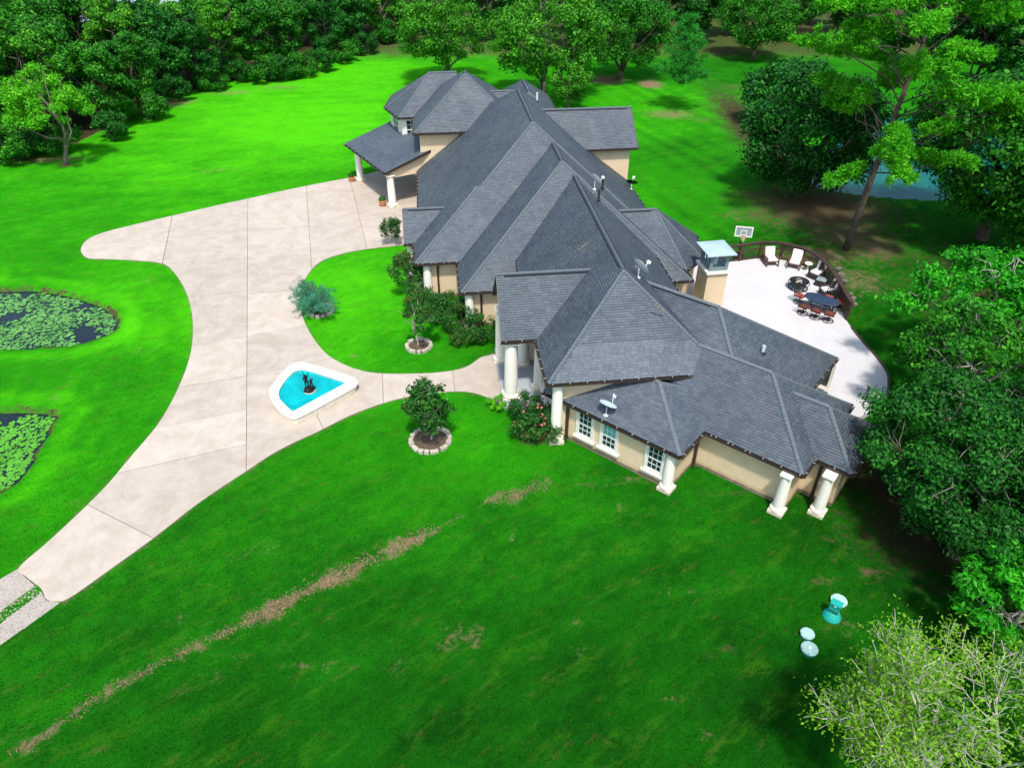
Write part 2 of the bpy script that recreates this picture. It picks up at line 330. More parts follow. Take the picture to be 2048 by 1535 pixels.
# ------------------------------------------------------------------ lawn attributes (grass tone: own colour plus vignette shade painted in near the camera; bare soil)
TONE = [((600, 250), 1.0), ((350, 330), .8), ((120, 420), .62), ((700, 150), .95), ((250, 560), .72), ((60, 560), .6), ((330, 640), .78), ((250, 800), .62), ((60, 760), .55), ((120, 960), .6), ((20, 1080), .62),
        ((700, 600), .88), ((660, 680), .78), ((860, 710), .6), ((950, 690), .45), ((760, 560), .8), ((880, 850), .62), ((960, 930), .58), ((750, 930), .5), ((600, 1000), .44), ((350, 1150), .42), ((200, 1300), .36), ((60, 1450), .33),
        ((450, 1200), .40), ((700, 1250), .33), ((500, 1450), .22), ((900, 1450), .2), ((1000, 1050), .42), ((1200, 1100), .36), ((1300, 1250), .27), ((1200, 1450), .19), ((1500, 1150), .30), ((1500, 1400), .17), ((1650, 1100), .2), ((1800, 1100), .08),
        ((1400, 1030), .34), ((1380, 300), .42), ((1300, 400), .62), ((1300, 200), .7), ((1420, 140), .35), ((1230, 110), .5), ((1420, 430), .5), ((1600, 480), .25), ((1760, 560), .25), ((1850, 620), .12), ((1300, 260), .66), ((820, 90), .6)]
BARE = [((1215, 160), 38, 10, .8, 0), ((1300, 168), 26, 10, .9, 0), ((1440, 103), 55, 9, .9, 0), ((1340, 228), 62, 12, .52, 0), ((1410, 240), 40, 8, .4, 0), ((1460, 175), 30, 8, .5, 0), ((1540, 395), 90, 28, .55, .2), ((1530, 430), 100, 22, .5, .1),
        ((1640, 415), 150, 55, .95, .6), ((1560, 330), 60, 60, .7, .6), ((1700, 470), 100, 40, .62, .35), ((1640, 510), 110, 22, .58, .1), ((1720, 560), 80, 40, .45, .1), ((1740, 490), 90, 40, .6, .4), ((1640, 70), 70, 40, .9, .2), ((1800, 30), 300, 30, .9, .7), ((1300, 20), 150, 25, .7, .6), ((1130, 60), 120, 30, .5, .5),
        ((345, 205), 50, 10, .6, 0), ((460, 185), 60, 8, .42, 0), ((90, 318), 90, 10, .55, .1), ((133, 330), 16, 4, .7, 0), ((560, 175), 60, 7, .4, 0),
        ((1150, 1245), 22, 12, .5, 0), ((1462, 1300), 22, 10, .75, .8), ((920, 1275), 60, 30, .46, .1), ((1030, 1325), 25, 12, .36, 0), ((1020, 1075), 8, 8, .6, 0), ((790, 1330), 20, 20, .36, 0), ((1420, 1470), 25, 20, .5, .3), ((1310, 1360), 18, 10, .35, 0),
        ((1700, 1255), 40, 30, .36, .2), ((1660, 1160), 50, 20, .40, .3), ((1740, 1145), 20, 8, .8, .1), ((1900, 1060), 200, 110, 1.0, 1.0), ((1800, 960), 140, 90, .95, 1.0), ((1240, 1015), 10, 14, .55, .2), ((520, 1095), 60, 12, .36, 0), ((1260, 960), 70, 10, .46, .2), ((1160, 1300), 120, 12, .34, .1), ((1380, 1180), 110, 12, .32, .2), ((640, 1330), 140, 14, .36, .1), ((380, 1240), 130, 12, .34, 0), ((240, 1240), 90, 10, .34, .1), ((1350, 1400), 90, 14, .34, .2), ((560, 1020), 70, 8, .3, 0), ((430, 340), 60, 8, .34, 0), ((330, 480), 40, 5, .3, 0), ((1480, 985), 100, 8, .5, .8),
        ((300, 560), 14, 6, .4, 0), ((115, 793), 16, 8, .55, 0), ((280, 700), 30, 12, .33, 0), ((704, 712), 8, 4, .7, 0), ((700, 1050), 20, 8, .3, 0), ((480, 1310), 60, 10, .36, .3), ((660, 1240), 50, 10, .36, .3), ((860, 830), 30, 8, .25, 0), ((1180, 970), 40, 10, .38, .1),
        ((880, 660), 30, 10, .3, 0), ((930, 655), 60, 15, .6, .5), ((890, 560), 60, 20, .8, .8), ((1065, 870), 40, 20, .8, .7), ((815, 520), 20, 30, .8, .8), ((1500, 250), 60, 90, .8, .9), ((1990, 600), 150, 120, .8, .9)]
TRAILS = [([(500, 1240), (560, 1212), (620, 1178), (700, 1142), (780, 1102), (862, 1065)], .50, .74, .0), ([(985, 998), (1040, 985), (1090, 965)], .5, .60, .1), ([(25, 1502), (50, 1495), (95, 1470), (180, 1400), (250, 1362), (330, 1320), (440, 1270), (500, 1240)], .34, .60, .1),
          ([(440, 1118), (520, 1095), (560, 1078)], .4, .36, 0), ([(310, 1400), (420, 1360), (540, 1300), (640, 1250)], .3, .34, .2), ([(862, 1065), (985, 998)], .25, .40, 0)]
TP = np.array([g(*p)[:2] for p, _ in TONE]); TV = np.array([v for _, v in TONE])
def lawn_attr(xy):
    n = len(xy); out = np.zeros((n, 4), np.float32); out[:, 3] = 1
    for s in range(0, n, 40000):
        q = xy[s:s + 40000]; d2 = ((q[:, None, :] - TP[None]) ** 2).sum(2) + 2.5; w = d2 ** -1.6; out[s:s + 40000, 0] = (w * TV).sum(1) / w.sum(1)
    x, y = xy.T
    # mower stripes: behind the house, on the left lawn and round the pond bank
    k = np.clip((x - 10) / 4, 0, 1) * np.clip((y - 45) / 6, 0, 1) * np.clip((34 - x) / 5, 0, 1); out[:, 0] += .075 * k * np.sin((x * .93 + y * .36) * 2.2 + .8 * np.sin(y * .21)) * (.6 + .4 * np.sin(x * .37 + y * .23))
    k = np.clip((-12 - x) / 6, 0, 1) * np.clip((y - 60) / 8, 0, 1); out[:, 0] += .035 * k * np.sin((y - .13 * x) * 1.9 + np.sin(x * .15)) * (.5 + .5 * np.sin(x * .21 + y * .13))
    k = np.clip((-18 - x) / 4, 0, 1) * np.clip((58 - y) / 5, 0, 1) * np.clip((y - 24) / 4, 0, 1); dd = pdist(xy, drive); out[:, 0] += .04 * k * np.sin(dd * 3.4) * np.sin(x * .2 + y * .3)
    k = np.clip((30 - y) / 6, 0, 1); out[:, 0] += .04 * k * np.sin((x * .55 - y * .84) * 1.9 + np.sin(x * .3)) * (.5 + .5 * np.sin(x * .4 + y * .2))
    edge = np.clip(1 - dd / .45, 0, 1); out[:, 1] += .62 * edge; out[:, 2] = np.maximum(out[:, 2], .35 * (edge > 0))
    for (c, rx, ry, s, dk) in BARE:
        a = g(*c)[:2]; ex = abs(g(c[0] + rx, c[1])[0] - a[0]); ey = abs(g(c[0], c[1] - ry)[1] - g(c[0], c[1] + ry)[1]) / 2
        e = ((x - a[0]) / ex) ** 2 + ((y - a[1]) / ey) ** 2; f = np.exp(-e * .75) * min(1, s * (1.35 if a[1] > 50 else 1.1)); out[:, 2] = np.where(f > .08, np.maximum(out[:, 2], dk * np.minimum(1, f * 2)), out[:, 2]); out[:, 1] = np.maximum(out[:, 1], f)
    for pts, wd, s, dk in TRAILS:
        P = gp(pts)[:, :2]; d = pdist(xy, P, False); wob = wd * (1 + .6 * np.sin(x * 1.7 + y) + .3 * np.sin(x * 4.1)); f = np.exp(-(d / np.maximum(wob, .1)) ** 2) * s; out[:, 1] = np.maximum(out[:, 1], f); out[:, 2] = np.where(f > .1, np.maximum(out[:, 2], dk), out[:, 2])
    for pn in (pond1, pond2): dp = pdist(xy, pn); f = np.clip(1 - dp / .55, 0, 1); out[:, 1] = np.maximum(out[:, 1], f * .95); out[:, 2] = np.where(f > 0, .8, out[:, 2]); out[:, 0] += .18 * np.exp(-((dp - 1.2) / .7) ** 2)
    # leaf-litter floor of the woods beyond the left lawn's edge
    we = gp([(-400, 330), (0, 320), (130, 300), (330, 200), (520, 152), (760, 92), (830, 55), (860, 20)])[:, :2]
    yy = np.interp(x, we[:, 0], we[:, 1]); f = np.clip((y - yy - .5) / 2.5, 0, 1) * (x < g(860, 20)[0]); out[:, 1] = np.maximum(out[:, 1], f); out[:, 2] = np.maximum(out[:, 2], f * .95)
    f = np.clip((y - 128) / 12, 0, 1); out[:, 1] = np.maximum(out[:, 1], f * .75); out[:, 2] = np.maximum(out[:, 2], f * .8)
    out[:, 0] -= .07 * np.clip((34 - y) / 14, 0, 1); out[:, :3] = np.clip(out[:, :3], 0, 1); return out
def gcoords(a, b, st, lim):
    c = list(np.arange(a, b + 1e-6, st)); s = st
    lo = a; hi = b
    while hi < lim: s *= 1.35; hi += s; lo -= s; c.append(hi); c.insert(0, lo)
    return np.array(c)
gx = gcoords(-66, 62, .4, 1800); gy = gcoords(8, 128, .4, 1800)
X, Y = np.meshgrid(gx, gy); xy = np.stack([X.ravel(), Y.ravel()], 1); Z = np.zeros(len(xy))
near = (np.abs(xy[:, 0]) < 75) & (xy[:, 1] > 5) & (xy[:, 1] < 130)
for pd_, dep in ((pond1, .75), (pond2, .75), (pondR, .8)):
    ins = near & inside(xy, pd_); d = np.zeros(len(xy)); idx = np.where(near)[0]; d[idx] = pdist(xy[idx], pd_)
    Z[ins] = -np.clip(d[ins] * 1.8 + .42, 0, dep + .25); ou = near & ~ins & (d < .5); Z[ou] = np.maximum(Z[ou], 0)
Z += np.where(xy[:, 1] > 135, np.minimum((xy[:, 1] - 135) * .01, 3) * .3, 0)
nx, ny = len(gx), len(gy); ii = np.arange(nx * ny).reshape(ny, nx)
F = np.stack([ii[:-1, :-1].ravel(), ii[:-1, 1:].ravel(), ii[1:, 1:].ravel(), ii[1:, :-1].ravel()], 1)
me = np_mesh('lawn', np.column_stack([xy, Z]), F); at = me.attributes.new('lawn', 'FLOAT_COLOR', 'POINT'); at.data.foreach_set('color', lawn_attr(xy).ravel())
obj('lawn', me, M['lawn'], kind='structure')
def flat(poly, z): return MB().add([(a, b, z) for a, b in np.array(poly)[:, :2]], [tuple(range(len(poly)))])
obj('pond_water', flat(pond1, -.34), M['pond'], kind='structure'); obj('pond_water', flat(pond2, -.34), M['pond'], kind='structure')
obj('pond_water', flat(pondR, -.18), M['teal'], kind='structure')
obj('lake_water', flat([(-98, 165), (-52, 165), (-52, 250), (-130, 250)], .30), M['lake'], kind='structure')

# ------------------------------------------------------------------ driveway: slabs with joints between them
def halfcut(poly, a, b):
    """split a polygon by the infinite line a-b; returns (left pieces, right pieces) using bmesh bisect on an n-gon"""
    import bmesh
    res = []
    for side in (1, -1):
        bm = bmesh.new(); vs = [bm.verts.new((p[0], p[1], 0)) for p in poly]; bm.faces.new(vs); n = Vector((-(b[1] - a[1]), b[0] - a[0], 0)).normalized() * side
        bmesh.ops.bisect_plane(bm, geom=bm.verts[:] + bm.edges[:] + bm.faces[:], plane_co=(a[0], a[1], 0), plane_no=n, clear_inner=True)
        res.append([np.array([v.co[:2] for v in f.verts]) for f in bm.faces if f.calc_area() > .05]); bm.free()
    return res
pieces = [drive]
for pa, pb in [((496, 398), (493, 945)), ((325, 528), (494, 517)), ((345, 432), (325, 528)), ((175, 490), (345, 476)), ((345, 476), (494, 463)),
               ((385, 594), (490, 583)), ((388, 692), (490, 675)), ((360, 775), (490, 754)), ((322, 855), (490, 820)), ((290, 935), (490, 890)), ((245, 1045), (306, 1076)),
               ((500, 589), (598, 580)), ((500, 672), (605, 653)), ((500, 750), (660, 719)), ((634, 830), (648, 862)), ((765, 748), (767, 806)), ((905, 745), (910, 784)),
               ((613, 378), (622, 512)), ((701, 363), (734, 497)), ((495, 463), (613, 453)), ((495, 517), (615, 511)), ((616, 453), (715, 443)), ((722, 442), (800, 434)), ((706, 392), (830, 372))]:
    A_, B_ = g(*pa)[:2], g(*pb)[:2]; mid_ = (A_ + B_) / 2; out = []
    for p in pieces:
        if inside(mid_[None], p)[0]: l, r = halfcut(p, A_, B_); out += l + r
        else: out.append(p)
    pieces = out
import bmesh
drv = obj('driveway', flat(drive, .012), M['joint'], kind='structure')
for p in pieces:
    bm = bmesh.new(); f = bm.faces.new([bm.verts.new((a, b, .02)) for a, b in p])
    bmesh.ops.dissolve_limit(bm, angle_limit=.002, verts=bm.verts[:], edges=bm.edges[:])
    bmesh.ops.inset_region(bm, faces=bm.faces[:], thickness=.02, use_even_offset=True, use_boundary=True)
    big = max(bm.faces, key=lambda q: q.calc_area()); bmesh.ops.delete(bm, geom=[q for q in bm.faces if q is not big], context='FACES')
    ex = bmesh.ops.extrude_face_region(bm, geom=bm.faces[:]); dz = random.uniform(.028, .04)
    bmesh.ops.translate(bm, verts=[v for v in ex['geom'] if isinstance(v, bmesh.types.BMVert)], vec=(0, 0, dz)); bmesh.ops.recalc_face_normals(bm, faces=bm.faces[:])
    me = bpy.data.meshes.new('slab'); bm.to_mesh(me); bm.free(); obj('slab', me, M['concrete'], drv)
GRAV = [(36, 1137), (52, 1156), (82, 1182), (92, 1200), (120, 1205), (60, 1248), (0, 1290), (-120, 1370), (-150, 1300), (-60, 1195), (0, 1158)]
grav = gp(GRAV)[:, :2]
obj('gravel_lane', flat(grav, .016), M['gravel'], kind='structure')
gs = spline(gp([(-30, 1250), (10, 1216), (45, 1190), (72, 1172), (84, 1168), (80, 1186), (55, 1206), (20, 1232), (-20, 1262)])[:, :2], 3); gsm = flat(gs, .026).mesh('grass_strip'); ga = gsm.attributes.new('lawn', 'FLOAT_COLOR', 'POINT'); ga.data.foreach_set('color', np.tile(np.array((.40, .36, 0, 1), np.float32), len(gs)))
obj('grass_strip', gsm, M['lawn'], kind='stuff')
# loose stones on the gravel lane
mb = MB(); c = np.random.default_rng(3); lo, hi = grav.min(0), grav.max(0); q = c.uniform(lo, hi, (4000, 2)); q = q[inside(q, grav)]
for i, (a, b) in enumerate(q[:1500]):
    s = c.uniform(.02, .07); mb.add([(a - s, b, .016), (a, b - s, .016), (a + s, b, .016), (a, b + s, .016), (a + s * .2, b, .016 + s * .8)], [(0, 1, 4), (1, 2, 4), (2, 3, 4), (3, 0, 4)])
obj('gravel', mb, M['gravel'], kind='stuff')

# ------------------------------------------------------------------ the house
house = thing('house', 'sprawling peach stucco house with grey shingle hip roofs and white columns', 'house', HF(8, 50, 0))
DROP = np.array((0, 0, -.24))
def unit(v): return v / (np.linalg.norm(v) + 1e-12)
TAB_W, EXPO = .37, .155
tab_me = MB().add([(0.008, 0, .002), (TAB_W - .008, 0, .002), (0.008, 0, .028), (TAB_W - .008, 0, .028), (0.008, EXPO + .03, .006), (TAB_W - .008, EXPO + .03, .006)],
                  [(0, 1, 3, 2), (2, 3, 5, 4), (0, 2, 4), (1, 5, 3)]).mesh('shingle'); tab_me.materials.append(M['shingle']); tab_me.materials.append(M['vent']); tab_me.polygons[0].material_index = 1
def shingles(poly, roof, r, single=0):
    p = np.array(poly, float); e1 = unit(p[1] - p[0]); n = unit(np.cross(p[1] - p[0], p[2] - p[0])); e2 = np.cross(n, e1)
    if n[2] < 0: n = -n; e2 = -e2
    q = np.stack([(p - p[0]) @ e1, (p - p[0]) @ e2], 1); ym = q[:, 1].max(); V = []; left = single
    y = -.05; row = 0
    while y < ym - .02:
        yc = y + EXPO * .5; xs_ = []
        for i in range(len(q)):
            a, b = q[i], q[(i + 1) % len(q)]
            if (a[1] <= yc) != (b[1] <= yc): xs_.append(a[0] + (b[0] - a[0]) * (yc - a[1]) / (b[1] - a[1]))
        if yc <= 0: xs_ = [0, q[1][0]]
        if len(xs_) >= 2:
            xa, xb = min(xs_), max(xs_); x = xa - r.uniform(0, TAB_W)
            while x < xb:
                w = TAB_W * r.uniform(.75, 1.25) if not left else TAB_W; x0, x1 = max(x, xa) + .008, min(x + w, xb) - .008
                if x1 - x0 > .03:
                    t = .018 + r.uniform(0, .014)
                    if left > 0 and row < 14 and x0 > xa + .01 and x1 < xb - .01:
                        o = bpy.data.objects.new('shingle', tab_me); COL.objects.link(o); LOC[o] = np.zeros(3); o.parent = roof; o.matrix_parent_inverse = Matrix.Identity(4)
                        P0 = p[0] + e1 * x + e2 * y; mt = Matrix.Identity(4)
                        for k in range(3): mt[k][0], mt[k][1], mt[k][2], mt[k][3] = e1[k], e2[k], n[k], P0[k]
                        o.matrix_local = mt; left -= 1
                    else:
                        B = p[0] + e2 * y; T = p[0] + e2 * min(y + EXPO + .03, ym)
                        V += [B + e1 * x0 + n * .002, B + e1 * x1 + n * .002, B + e1 * x0 + n * t, B + e1 * x1 + n * t, T + e1 * x0 + n * .005, T + e1 * x1 + n * .005]
                x += w
        y += EXPO; row += 1
    return V
def caps(a, b, n1, n2, c1, c2, w=.17, lift=.05, step=.24):
    """overlapping folded cap shingles along a ridge or hip"""
    d = unit(b - a); L = np.linalg.norm(b - a); s1 = np.cross(n1, d); s2 = np.cross(n2, d)
    if s1 @ (c1 - a) < 0: s1 = -s1
    if s2 @ (c2 - a) < 0: s2 = -s2
    up = unit(n1 + n2); V = []; x = 0.0
    while x < L:
        x1 = min(x + step * 1.25, L); A = a + d * x + up * (lift + .012); B = a + d * x1 + up * (lift - .004)
        V += [A, B, A + s1 * w - up * .01, B + s1 * w - up * .012, A + s2 * w - up * .01, B + s2 * w - up * .012, A + s1 * w - n1 * .05, A + s2 * w - n2 * .05, A - up * .04, B + s1 * w - n1 * .05, B + s2 * w - n2 * .05]
        x += step
    return V
ROOFS = {}
def roof(name, polys, gclip=None, capmin=None, flatcap=True, single=0, gutters=True, seed=0, vent=True):
    """polys: convex faces, eave edge first. Builds shell, shingle tabs, caps, fascia gutter and its clips as one part of the house."""
    r = np.random.default_rng(seed + 11); P = [np.array(p, float) for p in polys]; N = []
    for i, p in enumerate(P):
        n = unit(np.cross(p[1] - p[0], p[2] - p[0]))
        if n[2] < 0: n = -n
        N.append(n)
    key = lambda v: tuple(np.round(v, 2)); edges = {}
    for i, p in enumerate(P):
        for k in range(len(p)):
            a, b = p[k], p[(k + 1) % len(p)]; kk = tuple(sorted((key(a), key(b)))); edges.setdefault(kk, []).append((i, k, a, b))
    mb = MB()
    for p, n in zip(P, N):
        fwd = np.cross(p[1] - p[0], p[2] - p[0])[2] > 0; idx = tuple(range(len(p))) if fwd else tuple(range(len(p)))[::-1]
        mb.add(p, [idx]); mb.add(p + DROP, [idx[::-1]])
    ro = obj('roof', mb, M['roofbase'], house); fb, gutt, cb, cv, vb = MB(), [], MB(), [], MB(); cen = [p.mean(0) for p in P]
    for kk, L in edges.items():
        i, k, a, b = L[0]
        if len(L) == 1:
            if gclip and i == gclip[0] and k == 0: a = a + (b - a) * gclip[1]
            out = np.cross(unit(b - a), (0, 0, 1.)); out = -out if out @ (cen[i] - a) > 0 else out; out[2] = 0; out = unit(out)
            ln = np.linalg.norm(b - a); d = unit(b - a)
            fb.add([a + out * .02 + (0, 0, .015), b + out * .02 + (0, 0, .015), b + out * .02 + DROP, a + out * .02 + DROP, a - out * .03 + (0, 0, .02), b - out * .03 + (0, 0, .02)], [(0, 1, 2, 3), (0, 1, 5, 4)])
            if abs(a[2] - b[2]) < .05 and gutters and k == 0:
                c0 = (a + b) / 2 + out * .10 + (0, 0, -.10); ax = d; ay = out
                g1 = MB(); zz = np.array((0, 0, 1.)); hl = ln / 2 + .06; sec = [(-.06, -.07), (.065, -.07), (.065, .065), (.045, .065), (.045, -.05), (-.06, -.05)]; n6 = len(sec)
                g1.add([c0 + ax * e * hl + ay * u + zz * w for e in (-1, 1) for u, w in sec], [(q, (q + 1) % n6, n6 + (q + 1) % n6, n6 + q) for q in range(n6)] + [tuple(range(n6))[::-1], tuple(range(n6, 2 * n6))]); gutt.append(g1)
                x = .25
                while x < ln:
                    cb.box(a + d * x + out * .09 + (0, 0, -.015), (.04, .17, .03), ax, ay, np.array((0, 0, 1.))); x += .95
        elif len(L) == 2:
            j = L[1][0]; lo, hi = (a, b) if a[2] <= b[2] else (b, a); flat_ = abs(a[2] - b[2]) < .05
            if capmin and (i, j) == capmin[0] and not flat_ and lo[2] < capmin[1]: lo = lo + (hi - lo) * (capmin[1] - lo[2]) / (hi[2] - lo[2])
            if N[i] @ N[j] < .995 and (flatcap or not flat_): cv += caps(lo, hi, N[i], N[j], cen[i], cen[j], lift=.10 if flat_ else .045)
            if flat_ and vent:
                d = unit(b - a); vb.box((a + b) / 2 + (0, 0, -.055), (max(np.linalg.norm(b - a) - .9, .2), .37, .10), d)
    fo = obj('fascia', fb, M['fascia'], ro)
    for g1 in gutt: obj('gutter', g1, M['fascia'], ro)
    if cb.v: obj('gutter_clips', cb, M['gutterclip'], ro, kind='stuff')
    if vb.v: obj('ridge_vent', vb, M['vent'], ro)
    if cv:
        m = len(cv) // 11; b = np.arange(m)[:, None] * 11; F4 = np.vstack([b + np.array(q) for q in ((0, 2, 3, 1), (0, 1, 5, 4), (0, 8, 6, 2), (0, 4, 7, 8), (2, 6, 9, 3), (4, 5, 10, 7))])
        me = np_mesh('ridge_cap', np.array(cv), F4); obj('ridge_cap', me, M['cap'], ro, kind='stuff')
    V = []
    for p in P: V += shingles(p, ro, r, single if p is P[0] else 0)
    V = np.array(V); m = len(V) // 6; b = np.arange(m)[:, None] * 6; F4 = np.vstack([b + np.array(q) for q in ((0, 1, 3, 2), (2, 3, 5, 4))])
    sm = np_mesh('shingles', V, F4); sm.materials.append(M['shingle']); sm.materials.append(M['vent']); sm.polygons.foreach_set('material_index', np.r_[np.ones(m, np.int32), np.zeros(m, np.int32)]); obj('shingles', sm, None, ro, kind='stuff')
    ROOFS[name] = (ro, P, N); return ro
def rect_roof(name, fr, u0, u1, v0, v1, ze, s, axis='v', e0='h', e1='h', **kw):
    """hip/gable roof over an eave rectangle in a frame; axis = ridge direction, e0/e1 = end at the low/high coordinate"""
    if axis == 'v':
        h = (u1 - u0) / 2; z = ze + s * h; um = (u0 + u1) / 2; a = fr(um, v0 + (h if e0 == 'h' else 0), z); b = fr(um, v1 - (h if e1 == 'h' else 0), z)
    else:
        h = (v1 - v0) / 2; z = ze + s * h; vm = (v0 + v1) / 2; a = fr(u0 + (h if e0 == 'h' else 0), vm, z); b = fr(u1 - (h if e1 == 'h' else 0), vm, z)
    A, B, C, D = fr(u0, v0, ze), fr(u1, v0, ze), fr(u1, v1, ze), fr(u0, v1, ze); polys = []
    if axis == 'v':
        if e0 == 'h': polys.append([A, B, a])
        polys += [[B, C, b, a], [D, A, a, b]]
        if e1 == 'h': polys.append([C, D, b])
    else:
        polys.append([A, B, b, a]); polys.append([C, D, a, b])
        if e0 == 'h': polys.append([D, A, a])
        if e1 == 'h': polys.append([B, C, b])
    return roof(name, polys, **kw)
def walls(fr, u0, u1, v0, v1, z1, mat='wall', z0=0.0, foot=True):
    P = [fr(u0, v0), fr(u1, v0), fr(u1, v1), fr(u0, v1)]
    w = obj('wall', MB().prism(P, z0, z1), M[mat], house)
    if foot and z0 == 0:
        e = .025; obj('foundation', MB().prism([fr(u0 - e, v0 - e), fr(u1 + e, v0 - e), fr(u1 + e, v1 + e), fr(u0 - e, v1 + e)], 0, .22), M['foot'], w)
    return w
ZE = 3.2
rect_roof('M', HF, 5.39, 15.43, 30.75, 54, 4.40, .80, 'v', 'h', 'g', single=300, seed=1, gclip=(2, .6))
rect_roof('G', HF, 1.32, 17.92, 43.95, 62, 3.05, .742, 'v', 'h', 'g', seed=2)
rect_roof('B', HF, -1.511, 17.92, 48.53, 78.3, ZE, .745, 'v', 'h', 'h', seed=3)
rect_roof('G2', HF, -1.86, 8, 48.49, 58.6, ZE - .005, .747, 'u', 'h', 'g', seed=4, vent=False, flatcap=False)
rect_roof('X', HF, 6.8, 12.75, 69.5, 80.3, 7.0, .75, 'v', 'h', 'h', seed=5)
rect_roof('T', HF, -1.64, 8.96, 68.5, 79.9, 6.8, .76, 'v', 'h', 'h', seed=6)
rect_roof('T2', HF, 4, 9, 71.1, 77.0, 6.8, .74, 'u', 'g', 'g', seed=7, vent=False)
rect_roof('R', HF, 8, 18.75, 63.7, 70.8, 6.25, .74, 'u', 'g', 'g', seed=8, gutters=False)
rect_roof('PG', HF, 3.3, 12, 35.2, 41.15, 4.45, .95, 'u', 'g', 'g', seed=9)
rect_roof('SG', HF, -2.69, 4, 52.05, 56.95, ZE, .74, 'u', 'g', 'g', seed=10)
rect_roof('W1', WF, -20.5, -7.5, 28.952, 40.36, 2.85, .70, 'u', 'g', 'h', seed=12, capmin=((0, 2), 5.4))
rect_roof('W2', WF, -16, -5.2, 28.925, 36.16, 2.85, .70, 'u', 'g', 'h', seed=13, vent=False)
rect_roof('W3', WF, -12, -3.357, 30.5, 35.15, 2.85, .70, 'u', 'g', 'h', seed=14, vent=False)
# front room: low hip running in under the taller front roof
rect_roof('W0', WF, -19.25, -10.54, 26.336, 32.74, 2.85, .42, 'u', 'g', 'h', seed=15, vent=False)
# bay over the carport
yb = [HF(3, 73.9, 6.8), HF(-3.15, 73.9, 6.8), HF(-4.62, 77.8, 6.8), HF(-4.0, 82.6, 6.8), HF(3, 82.6, 6.8)]; y0, y1 = HF(.1, 78.25, 9.95), HF(3, 78.25, 9.95)
roof('Y', [[yb[1], yb[0], y1, y0], [yb[2], yb[1], y0], [yb[3], yb[2], y0], [yb[4], yb[3], y0, y1]], seed=16, vent=False)
# right-hand room with a cut corner
n_ = [HF(10, 45.2, 3.25), HF(17.9, 45.2, 3.25), HF(19.7, 47.0, 3.25), HF(20.5, 51.0, 3.25), HF(18.4, 53.4, 3.25), HF(10, 53.4, 3.25)]; d0, d1 = HF(10, 49.3, 6.28), HF(16.4, 49.3, 6.28)
roof('D', [[n_[0], n_[1], d1, d0], [n_[1], n_[2], d1], [n_[2], n_[3], d1], [n_[3], n_[4], d1], [n_[4], n_[5], d0, d1]], seed=17)
# carport roof (turned towards the drive)
CA, CB = np.array((-17.47, 74.9, 3.65)), np.array((-12.0, 66.0, 3.65)); cd = unit((CB - CA) * (1, 1, 0)); cn = np.array((-cd[1], cd[0], 0)); cn = cn if cn[0] > 0 else -cn
cz = .275
CT = lambda p, t: p + cn * t + np.array((0, 0, cz * t))
roof('C', [[CA, CB, CT(CB, 7), CT(CA, 7)]], seed=18)
# walls
walls(HF, 5.9, 14.9, 31.25, 46, 4.55); walls(HF, 1.8, 17.3, 44.4, 52, 3.2); walls(HF, -1.05, 17.3, 49.0, 77.8, 3.3)
walls(HF, -1.15, 8.5, 69.0, 79.4, 6.9); walls(HF, 9, 18.15, 64.2, 70.3, 6.35); walls(HF, 7.3, 12.25, 70, 79.8, 7.1)
walls(WF, -17.9, -10.95, 26.62, 31.5, 2.95); walls(WF, -18, -5.6, 29.3, 35.7, 2.95); walls(WF, -17, -7.95, 33, 39.9, 2.95); walls(WF, -9, -3.8, 30.9, 34.7, 2.95)
obj('wall', MB().prism([HF(9, 45.65), HF(17.7, 45.65), HF(19.25, 47.2), HF(20.0, 50.9), HF(18.2, 52.95), HF(9, 52.95)], 0, 3.35), M['wall'], house)
bw = [HF(-1.3, 74.3), HF(-2.9, 74.3), HF(-4.15, 77.85), HF(-3.6, 82.2), HF(-1.3, 82.2)]
obj('wall', MB().prism(bw, 3.9, 6.9), M['trim'], house)
# gable infills
def gable_wall(fr, u, v0, v1, ze, s, mat='wall', t=.12):
    h = (v1 - v0) / 2; vm = (v0 + v1) / 2
    P = [(v0 + .25, ze - .1), (v1 - .25, ze - .1), (vm, ze + s * h - .24)]
    vs = [fr(u, v, z) for v, z in P] + [fr(u + t, v, z) for v, z in P]
    obj('gable_wall', MB().add(vs, [(0, 1, 2), (5, 4, 3), (0, 3, 4, 1), (1, 4, 5, 2), (2, 5, 3, 0)]), M[mat], house)
gable_wall(HF, 3.55, 35.2, 41.15, 4.45, .95); gable_wall(HF, -2.45, 52.05, 56.95, ZE, .74); gable_wall(HF, 18.02, 63.7, 70.8, 6.25, .74)
cb0 = CB - cd * .35
obj('gable_wall', MB().add([cb0 + cn * .3 + (0, 0, -.75), cb0 + cn * 7 + (0, 0, -.75), CT(cb0, 7) + (0, 0, -.2), CT(cb0, .3) + (0, 0, -.2)] + [q - cd * .25 for q in (cb0 + cn * .3 + (0, 0, -.75), cb0 + cn * 7 + (0, 0, -.75), CT(cb0, 7) + (0, 0, -.2), CT(cb0, .3) + (0, 0, -.2))],
    [(0, 1, 2, 3), (7, 6, 5, 4), (0, 4, 5, 1), (1, 5, 6, 2), (2, 6, 7, 3), (3, 7, 4, 0)]), M['wall'], house)
obj('beam', MB().bar(CA + cn * .55 + cd * .4 + (0, 0, -.42), CB + cn * .55 - cd * .4 + (0, 0, -.42), .4, .45), M['white'], house)
gb2 = CA + cd * 1.2
